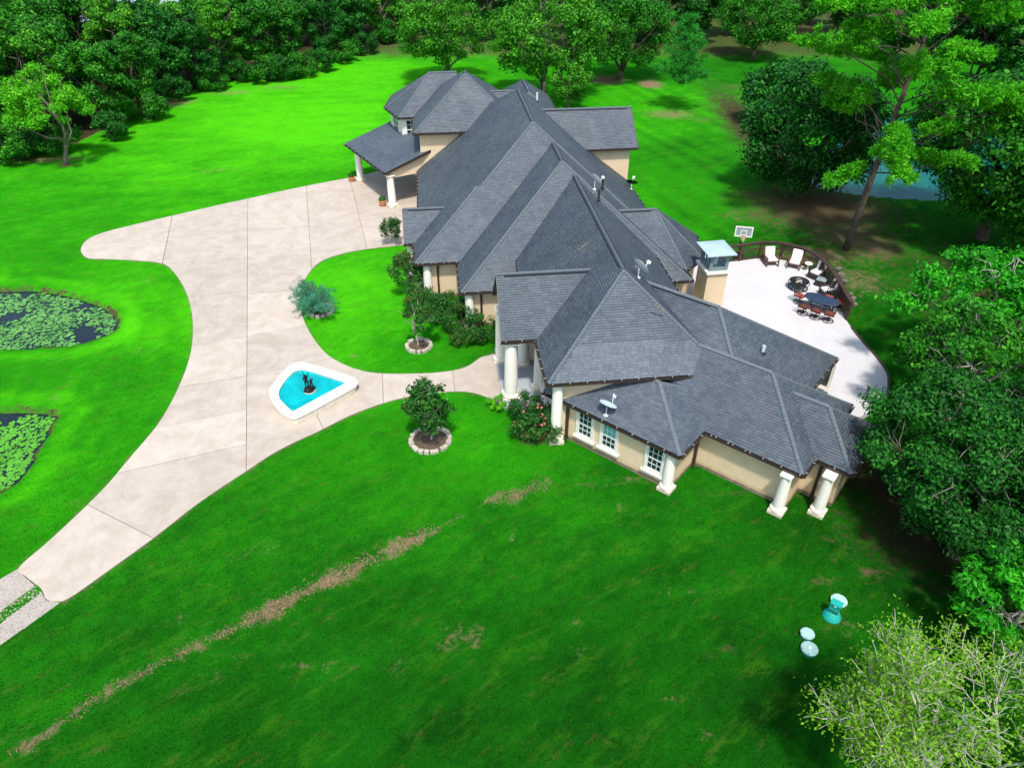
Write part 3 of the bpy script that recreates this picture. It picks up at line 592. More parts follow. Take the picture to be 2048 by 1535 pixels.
obj('wall', MB().prism([HF(-5.6, 66.3), HF(-1.15, 66.3), HF(-1.15, 66.55), HF(-5.6, 66.55)][:0] or [(CB - cd * 3 + cn * 6.3)[:2], (CB - cd * 3 + cn * 6.5)[:2], (CA + cd * .5 + cn * 6.5)[:2], (CA + cd * .5 + cn * 6.3)[:2]], 0, 5.2), M['wall'], house)
# porch floor and ceiling
pf = [HF(3.35, 34.4), HF(5.95, 31.9), HF(5.95, 42.1), HF(3.35, 41.0)]
obj('porch_floor', MB().prism(pf, 0, .16), M['slate'], house)
obj('porch_ceiling', MB().prism([HF(3.6, 35.4), HF(6.2, 35.4), HF(6.2, 40.8), HF(3.6, 40.8)], 4.12, 4.2), M['trim'], house)
obj('beam', MB().bar(HF(3.95, 35.4, 4.3), HF(3.95, 40.9, 4.3), .55, .3), M['white'], house)
def column(p, h, r=.40, z0=0.0, square=None):
    x, y = p[0], p[1]; k = r
    prof = [(k * .98, .42), (k * 1.0, .5), (k * .99, h * .35), (k * .92, h * .7), (k * .84, h - .3), (k * .84, h - .26)]
    c = obj('column', MB().lathe((x, y, z0), prof, 24), M['white'], house)
    for f in c.data.polygons: f.use_smooth = len(f.vertices) == 4
    obj('column_base', MB().lathe((x, y, z0), [(k * 1.28, .2), (k * 1.36, .25), (k * 1.36, .31), (k * 1.22, .36), (k * 1.1, .37), (k * 1.14, .41), (k * 1.02, .44)], 24), M['white'], c)
    an = square if square is not None else HF.a; d = np.array((math.cos(an), math.sin(an), 0)); obj('plinth', MB().box((x, y, z0 + .1), (k * 2.6, k * 2.6, .2), d), M['white'], c)
    mb = MB().lathe((x, y, z0), [(k * .86, h - .2), (k * .95, h - .15), (k * .98, h - .1)], 24).box((x, y, z0 + h - .05), (k * 2.0, k * 2.0, .1), d); obj('capital', mb, M['white'], c)
for (px, py, h, r, fr) in [(1022, 793, 4.15, .42, HF), (1003, 722, 4.1, .40, HF), (1046, 730, 4.1, .36, HF), (1111, 880, 4.25, .33, HF), (1332, 977, 2.65, .30, WF), (1553, 1022, 2.65, .30, WF), (1634, 1024, 2.65, .30, WF),
                        (722, 362, 3.25, .36, None), (786, 414, 3.25, .38, None)]:
    q = g(px, py); column(q, h, r, 0, fr.a if fr else math.atan2(cd[1], cd[0]))
for u, v, h in [(-1.0, 48.9, 3.05), (1.9, 44.3, 2.9), (-2.2, 52.5, 3.05), (5.75, 39.6, 4.0), (5.75, 36.2, 4.0)]: column(HF(u, v), h, .34)
# windows
def window(c, t, n, w, h, cols=3, rows=4, blind=(), tw=.16, sill=True):
    c = np.array(c, float); t = unit(np.array(t, float)); n = unit(np.array(n, float)); z = np.array((0, 0, 1.)); P = lambda a, b, d=0.0: c + t * a + z * b + n * d
    win = obj('window', MB().box(P(0, 0, .01), (w, .03, h), t, n, z), M['glass'], house)
    fr = MB()
    for sx in (-1, 1): fr.box(P(sx * (w / 2 + tw / 2), 0, .04), (tw, .10, h + tw * 2), t, n, z)
    for sz in (-1, 1): fr.box(P(0, sz * (h / 2 + tw / 2), .042), (w, .096, tw), t, n, z)
    obj('window_frame', fr, M['trim'], win)
    if sill: obj('window_sill', MB().box(P(0, -h / 2 - tw - .06, .08), (w + tw * 2 + .22, .22, .12), t, n, z), M['trim'], win)
    sa = MB().box(P(0, 0, .05), (w - .004, .05, .07), t, n, z)
    for sx in (-1, 1): sa.box(P(sx * (w / 2 - .025), 0, .044), (.05, .04, h - .004), t, n, z)
    for sz in (-1, 1): sa.box(P(0, sz * (h / 2 - .025), .0465), (w - .1, .04, .05), t, n, z)
    for i in range(1, cols): sa.box(P(-w / 2 + w * i / cols, 0, .038), (.03, .03, h - .1), t, n, z)
    for j in range(1, rows):
        if j * 2 != rows: sa.box(P(0, -h / 2 + h * j / rows, .036), (w - .1, .028, .03), t, n, z)
    obj('sash', sa, M['white_plastic'], win)
    pw, ph = w / cols, h / rows
    for i in range(cols):
        for j in range(rows): obj('pane', MB().box(P(-w / 2 + pw * (i + .5), -h / 2 + ph * (j + .5), .026), (pw - .03, .006, ph - .03), t, n, z), M['blind'] if j in blind else M['glass'], win)
wt, wnn = WF(1, 0), WF(0, -1)
for p, bl in ((-16.45, ()), (-14.86, (2, 3)), (-11.98, ())): window(WF(p, 26.62, 1.62), wt, wnn, .88, 1.55, 3, 4, bl)
for v in (32.9, 34.1, 35.3): window(HF(5.9, v, 2.3), HF(0, -1), HF(-1, 0), .85, 2.9, 2, 4, (), .14)
t1 = unit(bw[1] - bw[2]); window((bw[1] + bw[2]) / 2 + (0, 0, 5.45), t1, np.array((t1[1], -t1[0], 0)), 1.7, 1.9, 3, 4, (), .14)
window((HF(-2.0, 74.3) + (0, 0, 5.45)), HF(1, 0), HF(0, -1), .95, 1.9, 2, 4, (), .14)
t2 = unit(bw[2] - bw[3]); window((bw[3] + bw[2]) / 2 + (0, 0, 5.45), t2, np.array((t2[1], -t2[0], 0)), 1.8, 1.9, 3, 4, (), .14)
window(HF(-1.05, 62, 1.75), HF(0, -1), HF(-1, 0), 1.1, 1.7, 3, 4); window(HF(1.8, 46.6, 1.75), HF(0, -1), HF(-1, 0), 1.1, 1.7, 3, 4)
window(WF(-8.0, 39.9, 1.7), WF(-1, 0), WF(0, 1), 1.1, 1.5, 3, 4)
obj('door', MB().box(HF(5.87, 37.9, 1.4), (1.9, .08, 2.5), HF(0, 1), HF(-1, 0), np.array((0, 0, 1.))), M['wood'], house)
gdp = CA + cd * 4 + cn * 6.28; gd = obj('garage_door', MB().box(gdp * (1, 1, 0) + (0, 0, 1.35), (4.4, .06, 2.7), cd, cn, np.array((0, 0, 1.))), M['trim'], house)
for k in range(4): obj('panel', MB().box(gdp * (1, 1, 0) - cn * .04 + (0, 0, .36 + .66 * k), (4.2, .04, .58), cd, cn, np.array((0, 0, 1.))), M['trim'], gd)
# downspouts
for p, q, z in [(HF(-.2, 48.92), None, ZE), (HF(2.75, 44.3), None, 3.05), (WF(-17.65, 26.52), None, 2.85), (WF(-10.85, 29.2), None, 2.85), (WF(-4.8, 30.8), None, 2.85), (HF(17.4, 62.5), None, ZE)]:
    x, y = p[0], p[1]; d = obj('downspout', MB().box((x, y, z / 2 - .05), (.15, .12, z - .25), WF(1, 0) if z < 3 else HF(1, 0)), M['fascia'], house)
    obj('elbow', MB().bar((x, y, .12), (x, y - .35, .06), .13, .1), M['fascia'], d)
# small things on the roof planes
def on_roof(name, px, py, i):
    ro, P, N = ROOFS[name]; d = ray(px, py); p0 = P[i][0]; t = ((p0 - np.array((0, 0, CAM_H))) @ N[i]) / (d @ N[i]); return np.array((0, 0, CAM_H)) + d * t, N[i], ro
def pipe(name, px, py, i, h, r, mat):
    p, n, ro = on_roof(name, px, py, i); v = obj('vent_pipe', MB().lathe(p, [(r, -.1), (r, h), (r * .7, h), (r * .7, h - .1)], 12), M[mat], ro)
    obj('flashing', MB().lathe(p + n * .03, [(r * 2.2, 0), (r * 1.3, .05), (r * 1.02, .12)], 12, n), M['vent'], v)
pipe('B', 1205, 376, 1, .75, .09, 'vent'); pipe('B', 1197, 400, 1, .70, .09, 'vent'); pipe('B', 1074, 203, 1, .8, .09, 'white_plastic'); pipe('W1', 1525, 706, 2, .5, .10, 'dishw')
for nm, px, py, i in [('M', 1169, 492, 2), ('M', 1318, 617, 1)]:
    p, n, ro = on_roof(nm, px, py, i); P = ROOFS[nm][1][i]; e = unit(P[1] - P[0]); f = np.cross(n, e)
    obj('flashing', MB().box(p + n * .035, (.09, .9, .02), e, f, n), M['litter'], ro)
def sat_dish(label, p, tilt_az, el, r, col, pole=.55, armcol='dishw', rx=1.0):
    t = thing('satellite_dish', label, 'satellite dish', p, 'satellite dishes on the roofs'); d = np.array((math.cos(el) * math.sin(tilt_az), math.cos(el) * math.cos(tilt_az), math.sin(el)))
    top = p + np.array((0, 0, pole)); obj('mast', MB().tube([p - np.array((0, 0, .12)), top], .035, 8), M[armcol], t)
    obj('foot', MB().lathe(p, [(.14, -.06), (.14, .03), (.05, .05)], 10), M[armcol], t)
    c = top + d * .12; prof = [(r * k / 6, .16 * r * (k / 6) ** 2) for k in range(7)] + [(r * 1.02, .17 * r), (r * .98, .19 * r)] + [(r * k / 6, .16 * r * (k / 6) ** 2 + .03) for k in range(5, -1, -1)]
    obj('reflector', MB().lathe(c, prof, 24, d), M[col], t, True)
    dn = unit(np.cross(np.cross(d, (0, 0, 1)), d)); f = c - dn * r * .75 + d * .1; h = c + d * r * 1.15 - dn * r * .35
    obj('arm', MB().tube([f - d * .05, h], .028, 6), M[armcol], t); obj('receiver', MB().box(h, (.12, .22, .12), d).box(h + np.cross(d, dn) * .12, (.13, .1, .1), d), M['white_plastic'], t)
p, n, _ = on_roof('W0', 1212, 830, 0); sat_dish('pale blue satellite dish on the low front roof above the windows', p, R(50), R(62), .50, 'dishw')
p, n, _ = on_roof('B', 1262, 378, 1); sat_dish('black satellite dish with a white arm at the eave beside the tall peach wall', p, R(20), R(50), .52, 'black', .45, 'white_plastic')
p, n, _ = on_roof('B', 1196, 384, 1); sat_dish('off-white satellite dish beside two dark pipes high on the rear slope', p + HF(-.15, .6), R(60), R(28), .50, 'white_plastic', .6)
p, n, _ = on_roof('M', 1276, 555, 1); sat_dish('off-white satellite dish behind the front roof peak, nearest the chimney', p, R(55), R(30), .52, 'white_plastic', .6)
# chimney
CW, CL, CZ = 1.5, 1.85, 3.55
CF = Frame(9); cc = g(1402, 626, 0.35); cu, cvv = CF.c * cc[0] + CF.s * cc[1], -CF.s * cc[0] + CF.c * cc[1]
def crect(e, w=CW, l=CL): return [CF(cu - e, cvv - e), CF(cu + w + e, cvv - e), CF(cu + w + e, cvv + l + e), CF(cu - e, cvv + l + e)]
ch = obj('chimney', MB().prism(crect(0), 0, CZ), M['wall'], house)
obj('chimney_ledge', MB().prism(crect(.16), CZ, CZ + .16), M['trim'], ch)
mb = MB(); z0 = CZ + .16; zt = z0 + 1.3; zs = z0 + .75; pw = .24; a1, l1 = CW - .05 - pw, CL - .05 - pw
for a, b in ((.05, .05), (a1, .05), (.05, l1), (a1, l1)): mb.prism([CF(cu + a, cvv + b), CF(cu + a + pw, cvv + b), CF(cu + a + pw, cvv + b + pw), CF(cu + a, cvv + b + pw)], z0, zt)
mb.prism(crect(-.055), z0, z0 + .22)
def arch(P, Q, inn, n=10):
    """spandrel with an arched underside between two corner posts"""
    P = np.array(P); Q = np.array(Q); d = Q - P
    lo = [P + d * (k / n) + (0, 0, zs + (zt - .14 - zs) * math.sqrt(max(0, 1 - (2 * k / n - 1) ** 2))) for k in range(n + 1)]
    tops = [P + d * (k / n) + (0, 0, zt) for k in range(n + 1)]; m = n + 1; fs = []
    for k in range(n): fs += [(k, k + 1, m + k + 1, m + k), (2 * m + k, 3 * m + k, 3 * m + k + 1, 2 * m + k + 1), (k, 2 * m + k, 2 * m + k + 1, k + 1)]
    mb.add(lo + tops + [v + inn for v in lo] + [v + inn for v in tops], fs)
for b in (.06, CL - .16): arch(CF(cu + .05 + pw, cvv + b), CF(cu + a1, cvv + b), CF(0, .1))
hm = (.05 + pw + l1) / 2
for a in (.06, CW - .16):
    mb.prism([CF(cu + a, cvv + hm - .05), CF(cu + a + .1, cvv + hm - .05), CF(cu + a + .1, cvv + hm + .05), CF(cu + a, cvv + hm + .05)], z0, zt)
    arch(CF(cu + a, cvv + .05 + pw), CF(cu + a, cvv + hm - .05), CF(.1, 0)); arch(CF(cu + a, cvv + hm + .05), CF(cu + a, cvv + l1), CF(.1, 0))
obj('chimney_shroud', mb, M['copper_side'], ch)
mb = MB().prism(crect(.3), zt, zt + .07); q = [np.append(a[:2], zt + .07) for a in crect(.3)]; pk = CF(cu + CW / 2, cvv + CL / 2, zt + .28)
obj('chimney_cap', mb.add(q + [pk], [(0, 1, 4), (1, 2, 4), (2, 3, 4), (3, 0, 4)]), M['copper'], ch)
obj('flue', MB().lathe(CF(cu + CW / 2, cvv + CL / 2, CZ + .1), [(.26, 0), (.26, .85), (.2, .85), (.2, .7)], 16), M['white_plastic'], ch)
# ------------------------------------------------------------------ terrace and its railing
obj('terrace', MB().prism(terrace, 0, TZ), M['terrace'], kind='structure')
obj('terrace_kerb', MB().tube([(a, b, TZ + .03) for a, b in terr_edge[40:]], .09, 4), M['railwood'], kind='structure')
EN = terr_edge[:38]; seg = np.hypot(*np.diff(EN, axis=0).T); cum = np.r_[0, np.cumsum(seg)]; TL = cum[-1]
def along(s):
    i = min(max(np.searchsorted(cum, s) - 1, 0), len(seg) - 1); t = (s - cum[i]) / seg[i]; return np.append(EN[i] + (EN[i + 1] - EN[i]) * t, 0)
fence = thing('railing', 'curved dark brown wooden railing round the white terrace', 'railing', along(0) + (0, 0, TZ))
RH = 1.45; NP = 9
for k in range(NP + 1):
    p = along(TL * k / NP); obj('post', MB().box(p + (0, 0, TZ + RH / 2), (.16, .16, RH), HF(1, 0)), M['railwood'], fence)
for k in range(NP):
    for nm, z, w, h in (('top_rail', RH + .03, .30, .06), ('rail', RH * .62, .07, .10), ('rail', .14, .07, .10), ('rail', RH - .08, .06, .12)):
        pts = [along(TL * (k + j / 3) / NP) + (0, 0, TZ + z) for j in range(4)]; mb = MB()
        for a, b in zip(pts[:-1], pts[1:]): mb.bar(a, b + (b - a) * .01, w, h)
        obj(nm, mb, M['railwood'], fence)
bal = MB().box((0, 0, 0), (.045, .045, RH - .22)).mesh('baluster'); bal.materials.append(M['railwood'])
nb = int(TL / .17)
for k in range(nb):
    o = bpy.data.objects.new('baluster', bal); COL.objects.link(o); o.parent = fence; o.matrix_parent_inverse = Matrix.Translation(-Vector(LOC[fence])); o.location = along(TL * (k + .5) / nb) + (0, 0, TZ + RH / 2)

# ------------------------------------------------------------------ plants: generators
def leaf_quads(C, Nn, size, aspect, r, fold=.25):
    """leaf-shaped kites (2 triangles) at centres C facing roughly Nn; returns verts (n*4,3) and faces"""
    n = len(C); Nn = Nn / (np.linalg.norm(Nn, axis=1)[:, None] + 1e-9); a = r.normal(size=(n, 3)); T = np.cross(Nn, a); T /= np.linalg.norm(T, axis=1)[:, None] + 1e-9; B = np.cross(Nn, T)
    L = (size * r.uniform(.65, 1.3, n))[:, None]; Wd = L * aspect
    V = np.stack([C - T * L * .5, C + B * Wd * .5 - Nn * L * fold * .3 + T * L * .08, C + T * L * .5, C - B * Wd * .5 - Nn * L * fold * .3 + T * L * .08], 1).reshape(-1, 3)
    return V, np.arange(n * 4).reshape(n, 4)
def crown_mesh(name, clumps, n_leaf, size, aspect, r, up=.35, shell=.55):
    """clumps: (cx,cy,cz,r,flat). leaves fill the outer shell of each clump"""
    cl = np.array(clumps, float); w = cl[:, 3] ** 2; k = r.choice(len(cl), n_leaf, p=w / w.sum()); d = r.normal(size=(n_leaf, 3)); d /= np.linalg.norm(d, axis=1)[:, None]
    rad = cl[k, 3] * (shell + (1 - shell) * r.uniform(0, 1, n_leaf) ** .6) * (1 + .25 * r.normal(size=n_leaf)); P = cl[k, :3] + d * rad[:, None] * np.stack([np.ones(n_leaf), np.ones(n_leaf), cl[k, 4]], 1)
    N = d + np.array((0, 0, up)) + r.normal(size=(n_leaf, 3)) * .55
    V, F = leaf_quads(P, N, size, aspect, r); return np_mesh(name, V, F)
def limb(mb, a, b, ra, rb, r, wob=.08, n=5, k=6):
    a = np.array(a, float); b = np.array(b, float); L = np.linalg.norm(b - a); pts = [a + (b - a) * t + (r.normal(size=3) * wob * L * math.sin(math.pi * t) if 0 < t < 1 else 0) + np.array((0, 0, .10 * L * math.sin(math.pi * t))) for t in np.linspace(0, 1, n)]
    mb.tube(pts, np.linspace(ra, rb, n), k); return pts
PROTO = {}
def broadleaf(key, H, Rc, leafm, barkm, seed, nclump=38, nleaf=9000, size=.42, aspect=.55, base=.28, flat=.7, top=1.0, trunk_r=None, droop=0.0, shell=.55, cr=(.17, .30)):
    r = np.random.default_rng(seed); mb = MB(); tr = trunk_r or H * .022; fork = H * base * r.uniform(.9, 1.1); lean = r.normal(size=2) * .03 * H
    limb(mb, (0, 0, -.2), (lean[0], lean[1], fork), tr * 1.25, tr * .85, r, .02, 6, 9); cl = []; hz = H * (1 - base) / 2; cz = H - hz
    limbs = [limb(mb, (lean[0], lean[1], fork * .97), (lean[0] * 1.3, lean[1] * 1.3, H * .86), tr * .8, tr * .12, r, .05, 7)]
    for i in range(7):
        an = i * 2.4 + r.uniform(-.3, .3); q = r.uniform(.55, .85); z = cz + hz * r.uniform(-.55, .55)
        limbs.append(limb(mb, (lean[0], lean[1], fork * r.uniform(.85, 1.0) if i < 4 else fork + (H - fork) * .25), (Rc * q * math.cos(an), Rc * q * math.sin(an), z), tr * .55, tr * .10, r, .07, 6))
    pts = np.array([p for l in limbs for p in l[1:]])
    for i in range(nclump):
        d = r.normal(size=3); d /= np.linalg.norm(d); q = r.uniform(.45, 1) ** .5 * .86
        if d[2] < (-.35 if base > .2 else -.92): d[2] *= -.4
        c = np.array((d[0] * Rc * q, d[1] * Rc * q, cz + d[2] * hz * q)); taper = 1 - .25 * max(0, d[2]) * (1.4 - top); c[:2] *= taper * r.uniform(.85, 1.12)
        c[2] -= droop * np.hypot(c[0], c[1]); cr_ = Rc * r.uniform(*cr); cl.append((*c, cr_, flat))
        j = np.argmin(((pts - c) ** 2).sum(1)); limb(mb, pts[j], c, tr * .14, tr * .04, r, .08, 4, 4)
    PROTO[key] = (mb.mesh('trunk', True), crown_mesh('crown', cl, nleaf, size, aspect, r, shell=shell), leafm, barkm)
def needle_tufts(name, tips, per, length, width, r):
    """long thin needles radiating from shoot tips (x,y,z,dx,dy,dz)"""
    T = np.array(tips, float); n = len(T) * per; k = np.repeat(np.arange(len(T)), per); d = r.normal(size=(n, 3)); d /= np.linalg.norm(d, axis=1)[:, None]; d = d + T[k, 3:] * .8; d /= np.linalg.norm(d, axis=1)[:, None]
    L = length * r.uniform(.6, 1.15, n); P = T[k, :3] + r.normal(size=(n, 3)) * length * .35; s = np.cross(d, r.normal(size=(n, 3))); s /= np.linalg.norm(s, axis=1)[:, None] + 1e-9; s *= width
    V = np.stack([P - s, P + s, P + d * L[:, None] + (0, 0, -.06)], 1).reshape(-1, 3); return np_mesh(name, V, np.arange(n * 3).reshape(n, 3))
def pine(key, H, Rc, z0, leafm, barkm, seed, whorls=14, tr=.3, per=46, length=.42, width=.035, shape='open', lean=(0, 0)):
    r = np.random.default_rng(seed); mb = MB(); tp = np.array((lean[0], lean[1], H)); P = lambda z: np.array((lean[0] * (z / H) ** 1.3, lean[1] * (z / H) ** 1.3, z))
    mb.tube([P(z) for z in np.linspace(-.2, H, 12).clip(0 if False else -.2)] if not any(lean) else [P(max(z, 0)) for z in np.linspace(0, H, 12)], np.linspace(tr * 1.1, tr * .12, 12), 9); tips = []
    for i in range(whorls):
        f = i / (whorls - 1); z = z0 + (H - z0) * f
        for j in range((r.integers(2, 5) if f < .75 else 5) if shape == 'open' else 6):
            an = r.uniform(0, 6.28); L = Rc * ((1 - f) ** .75 * .85 + .16) * r.uniform(.55, 1.1) if shape == 'cone' else Rc * (.35 + .75 * math.sin(math.pi * min(f * .8 + .22, 1))) * r.uniform(.45, 1.1)
            d = np.array((math.cos(an), math.sin(an), r.uniform(.05, .45) if shape == 'open' else .35)); a = P(z - .2); b = a + d * L
            bp = limb(mb, a, b, tr * .16 + .02, .015, r, .06, 6, 5)
            for t in np.linspace(.55 if shape == 'open' else .15, 1, max(3, int(L / .5))):
                q = a + (b - a) * t + np.array((0, 0, .10 * L * math.sin(math.pi * t)))
                for _ in range(3 if shape == 'open' else 2): e = r.normal(size=3) * (.38 if shape == 'open' else .28); e[2] = abs(e[2]) * .8; tips.append((*(q + e), *(unit(e + d * .5 + (0, 0, .3)))))
    for _ in range(8): tips.append((*(P(H) + r.normal(size=3) * .25), 0, 0, 1))
    PROTO[key] = (mb.mesh('trunk', True), needle_tufts('crown', tips, per, length, width, r), leafm, barkm)
USED = set()
def tree(key, name, label, cat, loc, rz=0, sc=1.0, group=None, sz=1.0):
    tm, cm, lm, bmk = PROTO[key]; t = bpy.data.objects.new(name, None); COL.objects.link(t); tag(t, label, cat, group)
    t.location = (loc[0], loc[1], 0 if len(loc) < 3 else loc[2]); t.rotation_euler = (0, 0, rz); t.scale = (sc, sc, sc * sz); LOC[t] = np.zeros(3)
    for nm, me, mt in (('trunk', tm, bmk), ('crown', cm, lm)):
        if not len(me.materials): me.materials.append(M[mt])
        o = bpy.data.objects.new(nm, me); COL.objects.link(o); o.parent = t
        if nm == 'crown' : o['kind'] = 'thing'
    return t
def at(px, py, z=0.0): return g(px, py, z)

broadleaf('wood_a', 14, 5.0, 'lf_mid', 'bark', 1, 70, 15000, .46, base=.06, cr=(.13, .26))
broadleaf('wood_b', 13.5, 4.6, 'lf_dark', 'bark', 2, 70, 15000, .44, base=.06, cr=(.13, .26))
broadleaf('wood_c', 15, 5.0, 'lf_oak', 'greybark', 3, 66, 15000, .44, base=.10, cr=(.13, .26))
broadleaf('thicket', 4.2, 3.4, 'lf_mid', 'bark', 4, 30, 7000, .34, base=.05, flat=.8)
broadleaf('thicket_dark', 4.6, 3.2, 'lf_dark', 'bark', 5, 30, 7000, .34, base=.05, flat=.85)
broadleaf('young_lime', 9.8, 4.3, 'lf_lime', 'greybark', 6, 64, 12000, .36, .32, .22, .6, top=.5, trunk_r=.17, droop=.16, shell=.35, cr=(.12, .24))
broadleaf('oak_open', 14, 8.2, 'lf_oak', 'greybark', 7, 90, 18000, .40, .6, .13, .6, trunk_r=.38, shell=.45, cr=(.11, .21))
broadleaf('dense_dark', 13, 7.4, 'lf_dark', 'bark', 8, 110, 30000, .38, .55, .03, .85, trunk_r=.4, cr=(.12, .24))
broadleaf('dense_mid', 13, 7.8, 'lf_mid', 'bark', 9, 110, 30000, .38, .5, .10, .75, trunk_r=.42, cr=(.11, .22))
broadleaf('bright_near', 9.5, 5.6, 'lf_bright', 'palebark', 10, 70, 13000, .30, .55, .25, .5, trunk_r=.22, shell=.25, cr=(.09, .20))
broadleaf('dark_near', 9.5, 6.0, 'lf_dark', 'greybark', 12, 90, 24000, .28, .5, .12, .6, trunk_r=.3, shell=.4, cr=(.10, .21))
broadleaf('mid_near', 8.5, 5.2, 'lf_mid', 'palebark', 13, 70, 15000, .28, .55, .2, .5, trunk_r=.2, shell=.25, cr=(.09, .19))
broadleaf('leafy_bright', 5.5, 3.4, 'lf_bright', 'palebark', 14, 50, 8500, .32, .40, .15, .5, trunk_r=.14, shell=.25, cr=(.10, .22))
broadleaf('magnolia', 4.4, 1.6, 'lf_magn', 'palebark', 15, 50, 3400, .24, .5, .15, .8, top=.4, trunk_r=.07, shell=.3, cr=(.17, .30))
broadleaf('magnolia_small', 4.0, 1.6, 'lf_magn', 'palebark', 16, 26, 2000, .23, .5, .24, .6, trunk_r=.06, shell=.3)
broadleaf('crape', 3.7, 1.55, 'lf_shrub', 'palebark', 17, 40, 4200, .17, .5, .2, .85, trunk_r=.05)
broadleaf('round_bush', 1.8, 1.2, 'lf_shrub', 'bark', 18, 30, 2800, .14, .5, .05, .9, trunk_r=.04)
broadleaf('lime_bush', .9, .62, 'lf_lime', 'bark', 19, 14, 1100, .10, .5, .05, .9, trunk_r=.02)
broadleaf('small_round', 7.2, 3.0, 'lf_oak', 'greybark', 20, 34, 7000, .32, .55, .15, .75, trunk_r=.16)
pine('tall_pine', 23, 8.0, 7.0, 'lf_pine', 'bark', 21, 16, .30, 95, .40, .058, 'open', (2.2, 1.0))
pine('back_pine', 19, 4.2, 8, 'lf_pine', 'bark', 22, 10, .30, 26, .5, .05)
pine('young_pine', 11.5, 4.0, 3.6, 'lf_ypine', 'bark', 23, 13, .17, 30, .42, .04, 'cone')
def blue_conifer(key, H, Rc, seed):
    r = np.random.default_rng(seed); mb = MB(); mb.tube([(0, 0, 0), (.05, 0, H * .5), (0, .05, H * .9)], [.08, .06, .02], 7); tips = []
    for i in range(46):
        an = r.uniform(0, 6.28); z = H * r.uniform(.12, .8); L = Rc * (1.1 - .55 * z / H) * r.uniform(.6, 1.15); d = np.array((math.cos(an), math.sin(an), r.uniform(.1, .5))); a = np.array((0, 0, z * .8)); b = a + d * L; limb(mb, a, b, .03, .008, r, .08, 5, 4)
        for t in np.linspace(.3, 1.05, 9):
            for _ in range(2): e = r.normal(size=3) * .10; tips.append((*(a + (b - a) * t + e + (0, 0, .1 * L * math.sin(math.pi * min(t, 1)))), *unit(d + r.normal(size=3) * .3)))
    PROTO[key] = (mb.mesh('trunk', True), needle_tufts('crown', tips, 16, .20, .014, r), 'lf_blue', 'bark')
blue_conifer('blue', 2.7, 2.05, 24)
def pale_tree(key, H, Rc, seed):
    """airy crown of many pale bare twigs with sparse small leaves"""
    r = np.random.default_rng(seed); mb = MB(); tips = []
    def grow(a, d, L, rad, lvl):
        b = a + d * L; m = a + d * L * .5 + r.normal(size=3) * L * .07; mb.tube([a, m, b], [max(rad, .012), max(rad * .8, .011), max(rad * .55, .009)], 6 if lvl < 2 else (4 if lvl < 4 else 3), False)
        if lvl >= 3:
            for _ in range(4 if lvl > 3 else 2): tips.append(a + (b - a) * r.uniform(.3, 1.05) + r.normal(size=3) * .10)
        if lvl == 5: return
        for i in range({0: 5, 1: 4, 2: 4, 3: 4, 4: 3}[lvl]):
            e = unit(d + r.normal(size=3) * (.62 if lvl else .75) + np.array((0, 0, .12))); q = r.uniform(.45, 1) if i else 1.0
            grow(a + (b - a) * q, e, L * r.uniform(.58, .82), rad * .52, lvl + 1)
    grow(np.zeros(3), np.array((0, 0, 1.)), H * .33, .17, 0)
    tp = np.array(tips); k = r.choice(len(tp), 19000); C = tp[k] + r.normal(size=(len(k), 3)) * .13; V, F = leaf_quads(C, r.normal(size=(len(k), 3)) + (0, 0, .7), .10, .5, r)
    PROTO[key] = (mb.mesh('trunk', True), np_mesh('crown', V, F), 'lf_pale', 'twig')
pale_tree('pale', 8.2, 4.5, 31)

# ------------------------------------------------------------------ trees and shrubs where they stand
WG = 'trees of the dense wood along the left lawn'
rw = np.random.default_rng(5)
wl_ = {'wood_a': 'mid green leafy tree in the dense wood behind the left lawn', 'wood_b': 'dark green leafy tree in the dense wood behind the left lawn', 'wood_c': 'yellow green leafy tree in the dense wood behind the left lawn'}
edge = [(-160, 345), (-70, 330), (10, 298), (60, 288), (195, 272), (262, 242), (322, 204), (385, 188), (440, 170), (505, 156), (570, 146), (640, 130), (705, 112), (760, 92)]
for i, (px, py) in enumerate(edge):
    p = at(px, py) + (rw.uniform(-1, 1), rw.uniform(2.5, 4), 0); k = ['wood_a', 'wood_b', 'wood_b', 'wood_c', 'wood_a'][i % 5]; tree(k, 'broadleaf_tree', wl_[k], 'tree', p, rw.uniform(0, 6), rw.uniform(.8, 1.0), WG)
for i in range(42):
    px = -220 + 1010 * ((i * .381966) % 1); e = np.interp(px, [a for a, b in edge], [b for a, b in edge]); p0 = at(px, e); d = rw.uniform(8, 46)
    if 300 < px + 5 < 470 and d > 22: d = rw.uniform(8, 20)
    p = p0 + (p0 * (1, 1, 0)) / np.linalg.norm(p0[:2]) * d
    k = ['wood_a', 'wood_b', 'wood_c', 'wood_b', 'wood_a'][i % 5]; tree(k, 'broadleaf_tree', wl_[k], 'tree', p, rw.uniform(0, 6), rw.uniform(.85, 1.15) if not 300 < px < 470 else .85, WG)
for i, (px, py) in enumerate([(20, 325), (55, 318), (100, 312), (220, 285), (285, 246), (350, 205), (425, 185), (475, 168), (530, 168), (560, 165), (600, 158), (640, 148), (690, 128), (730, 112), (775, 88), (810, 70)]):
    k = ['thicket', 'thicket_dark'][i % 2]; tree(k, 'shrub', ['mid green thicket bush at the foot of the left wood', 'dark green thicket bush at the foot of the left wood'][i % 2], 'shrub', at(px, py) + (0, 1.2, 0), i * 1.7, rw.uniform(.7, 1.0), 'thicket bushes along the edge of the left wood')
tree('young_lime', 'young_tree', 'bright lime green young tree standing alone at the left edge of the lawn', 'tree', at(131, 329), 1.0, 1.12)
tree('thicket', 'shrub', 'lime tinted bush left of the young lime green tree', 'shrub', at(35, 322), 2, .95)
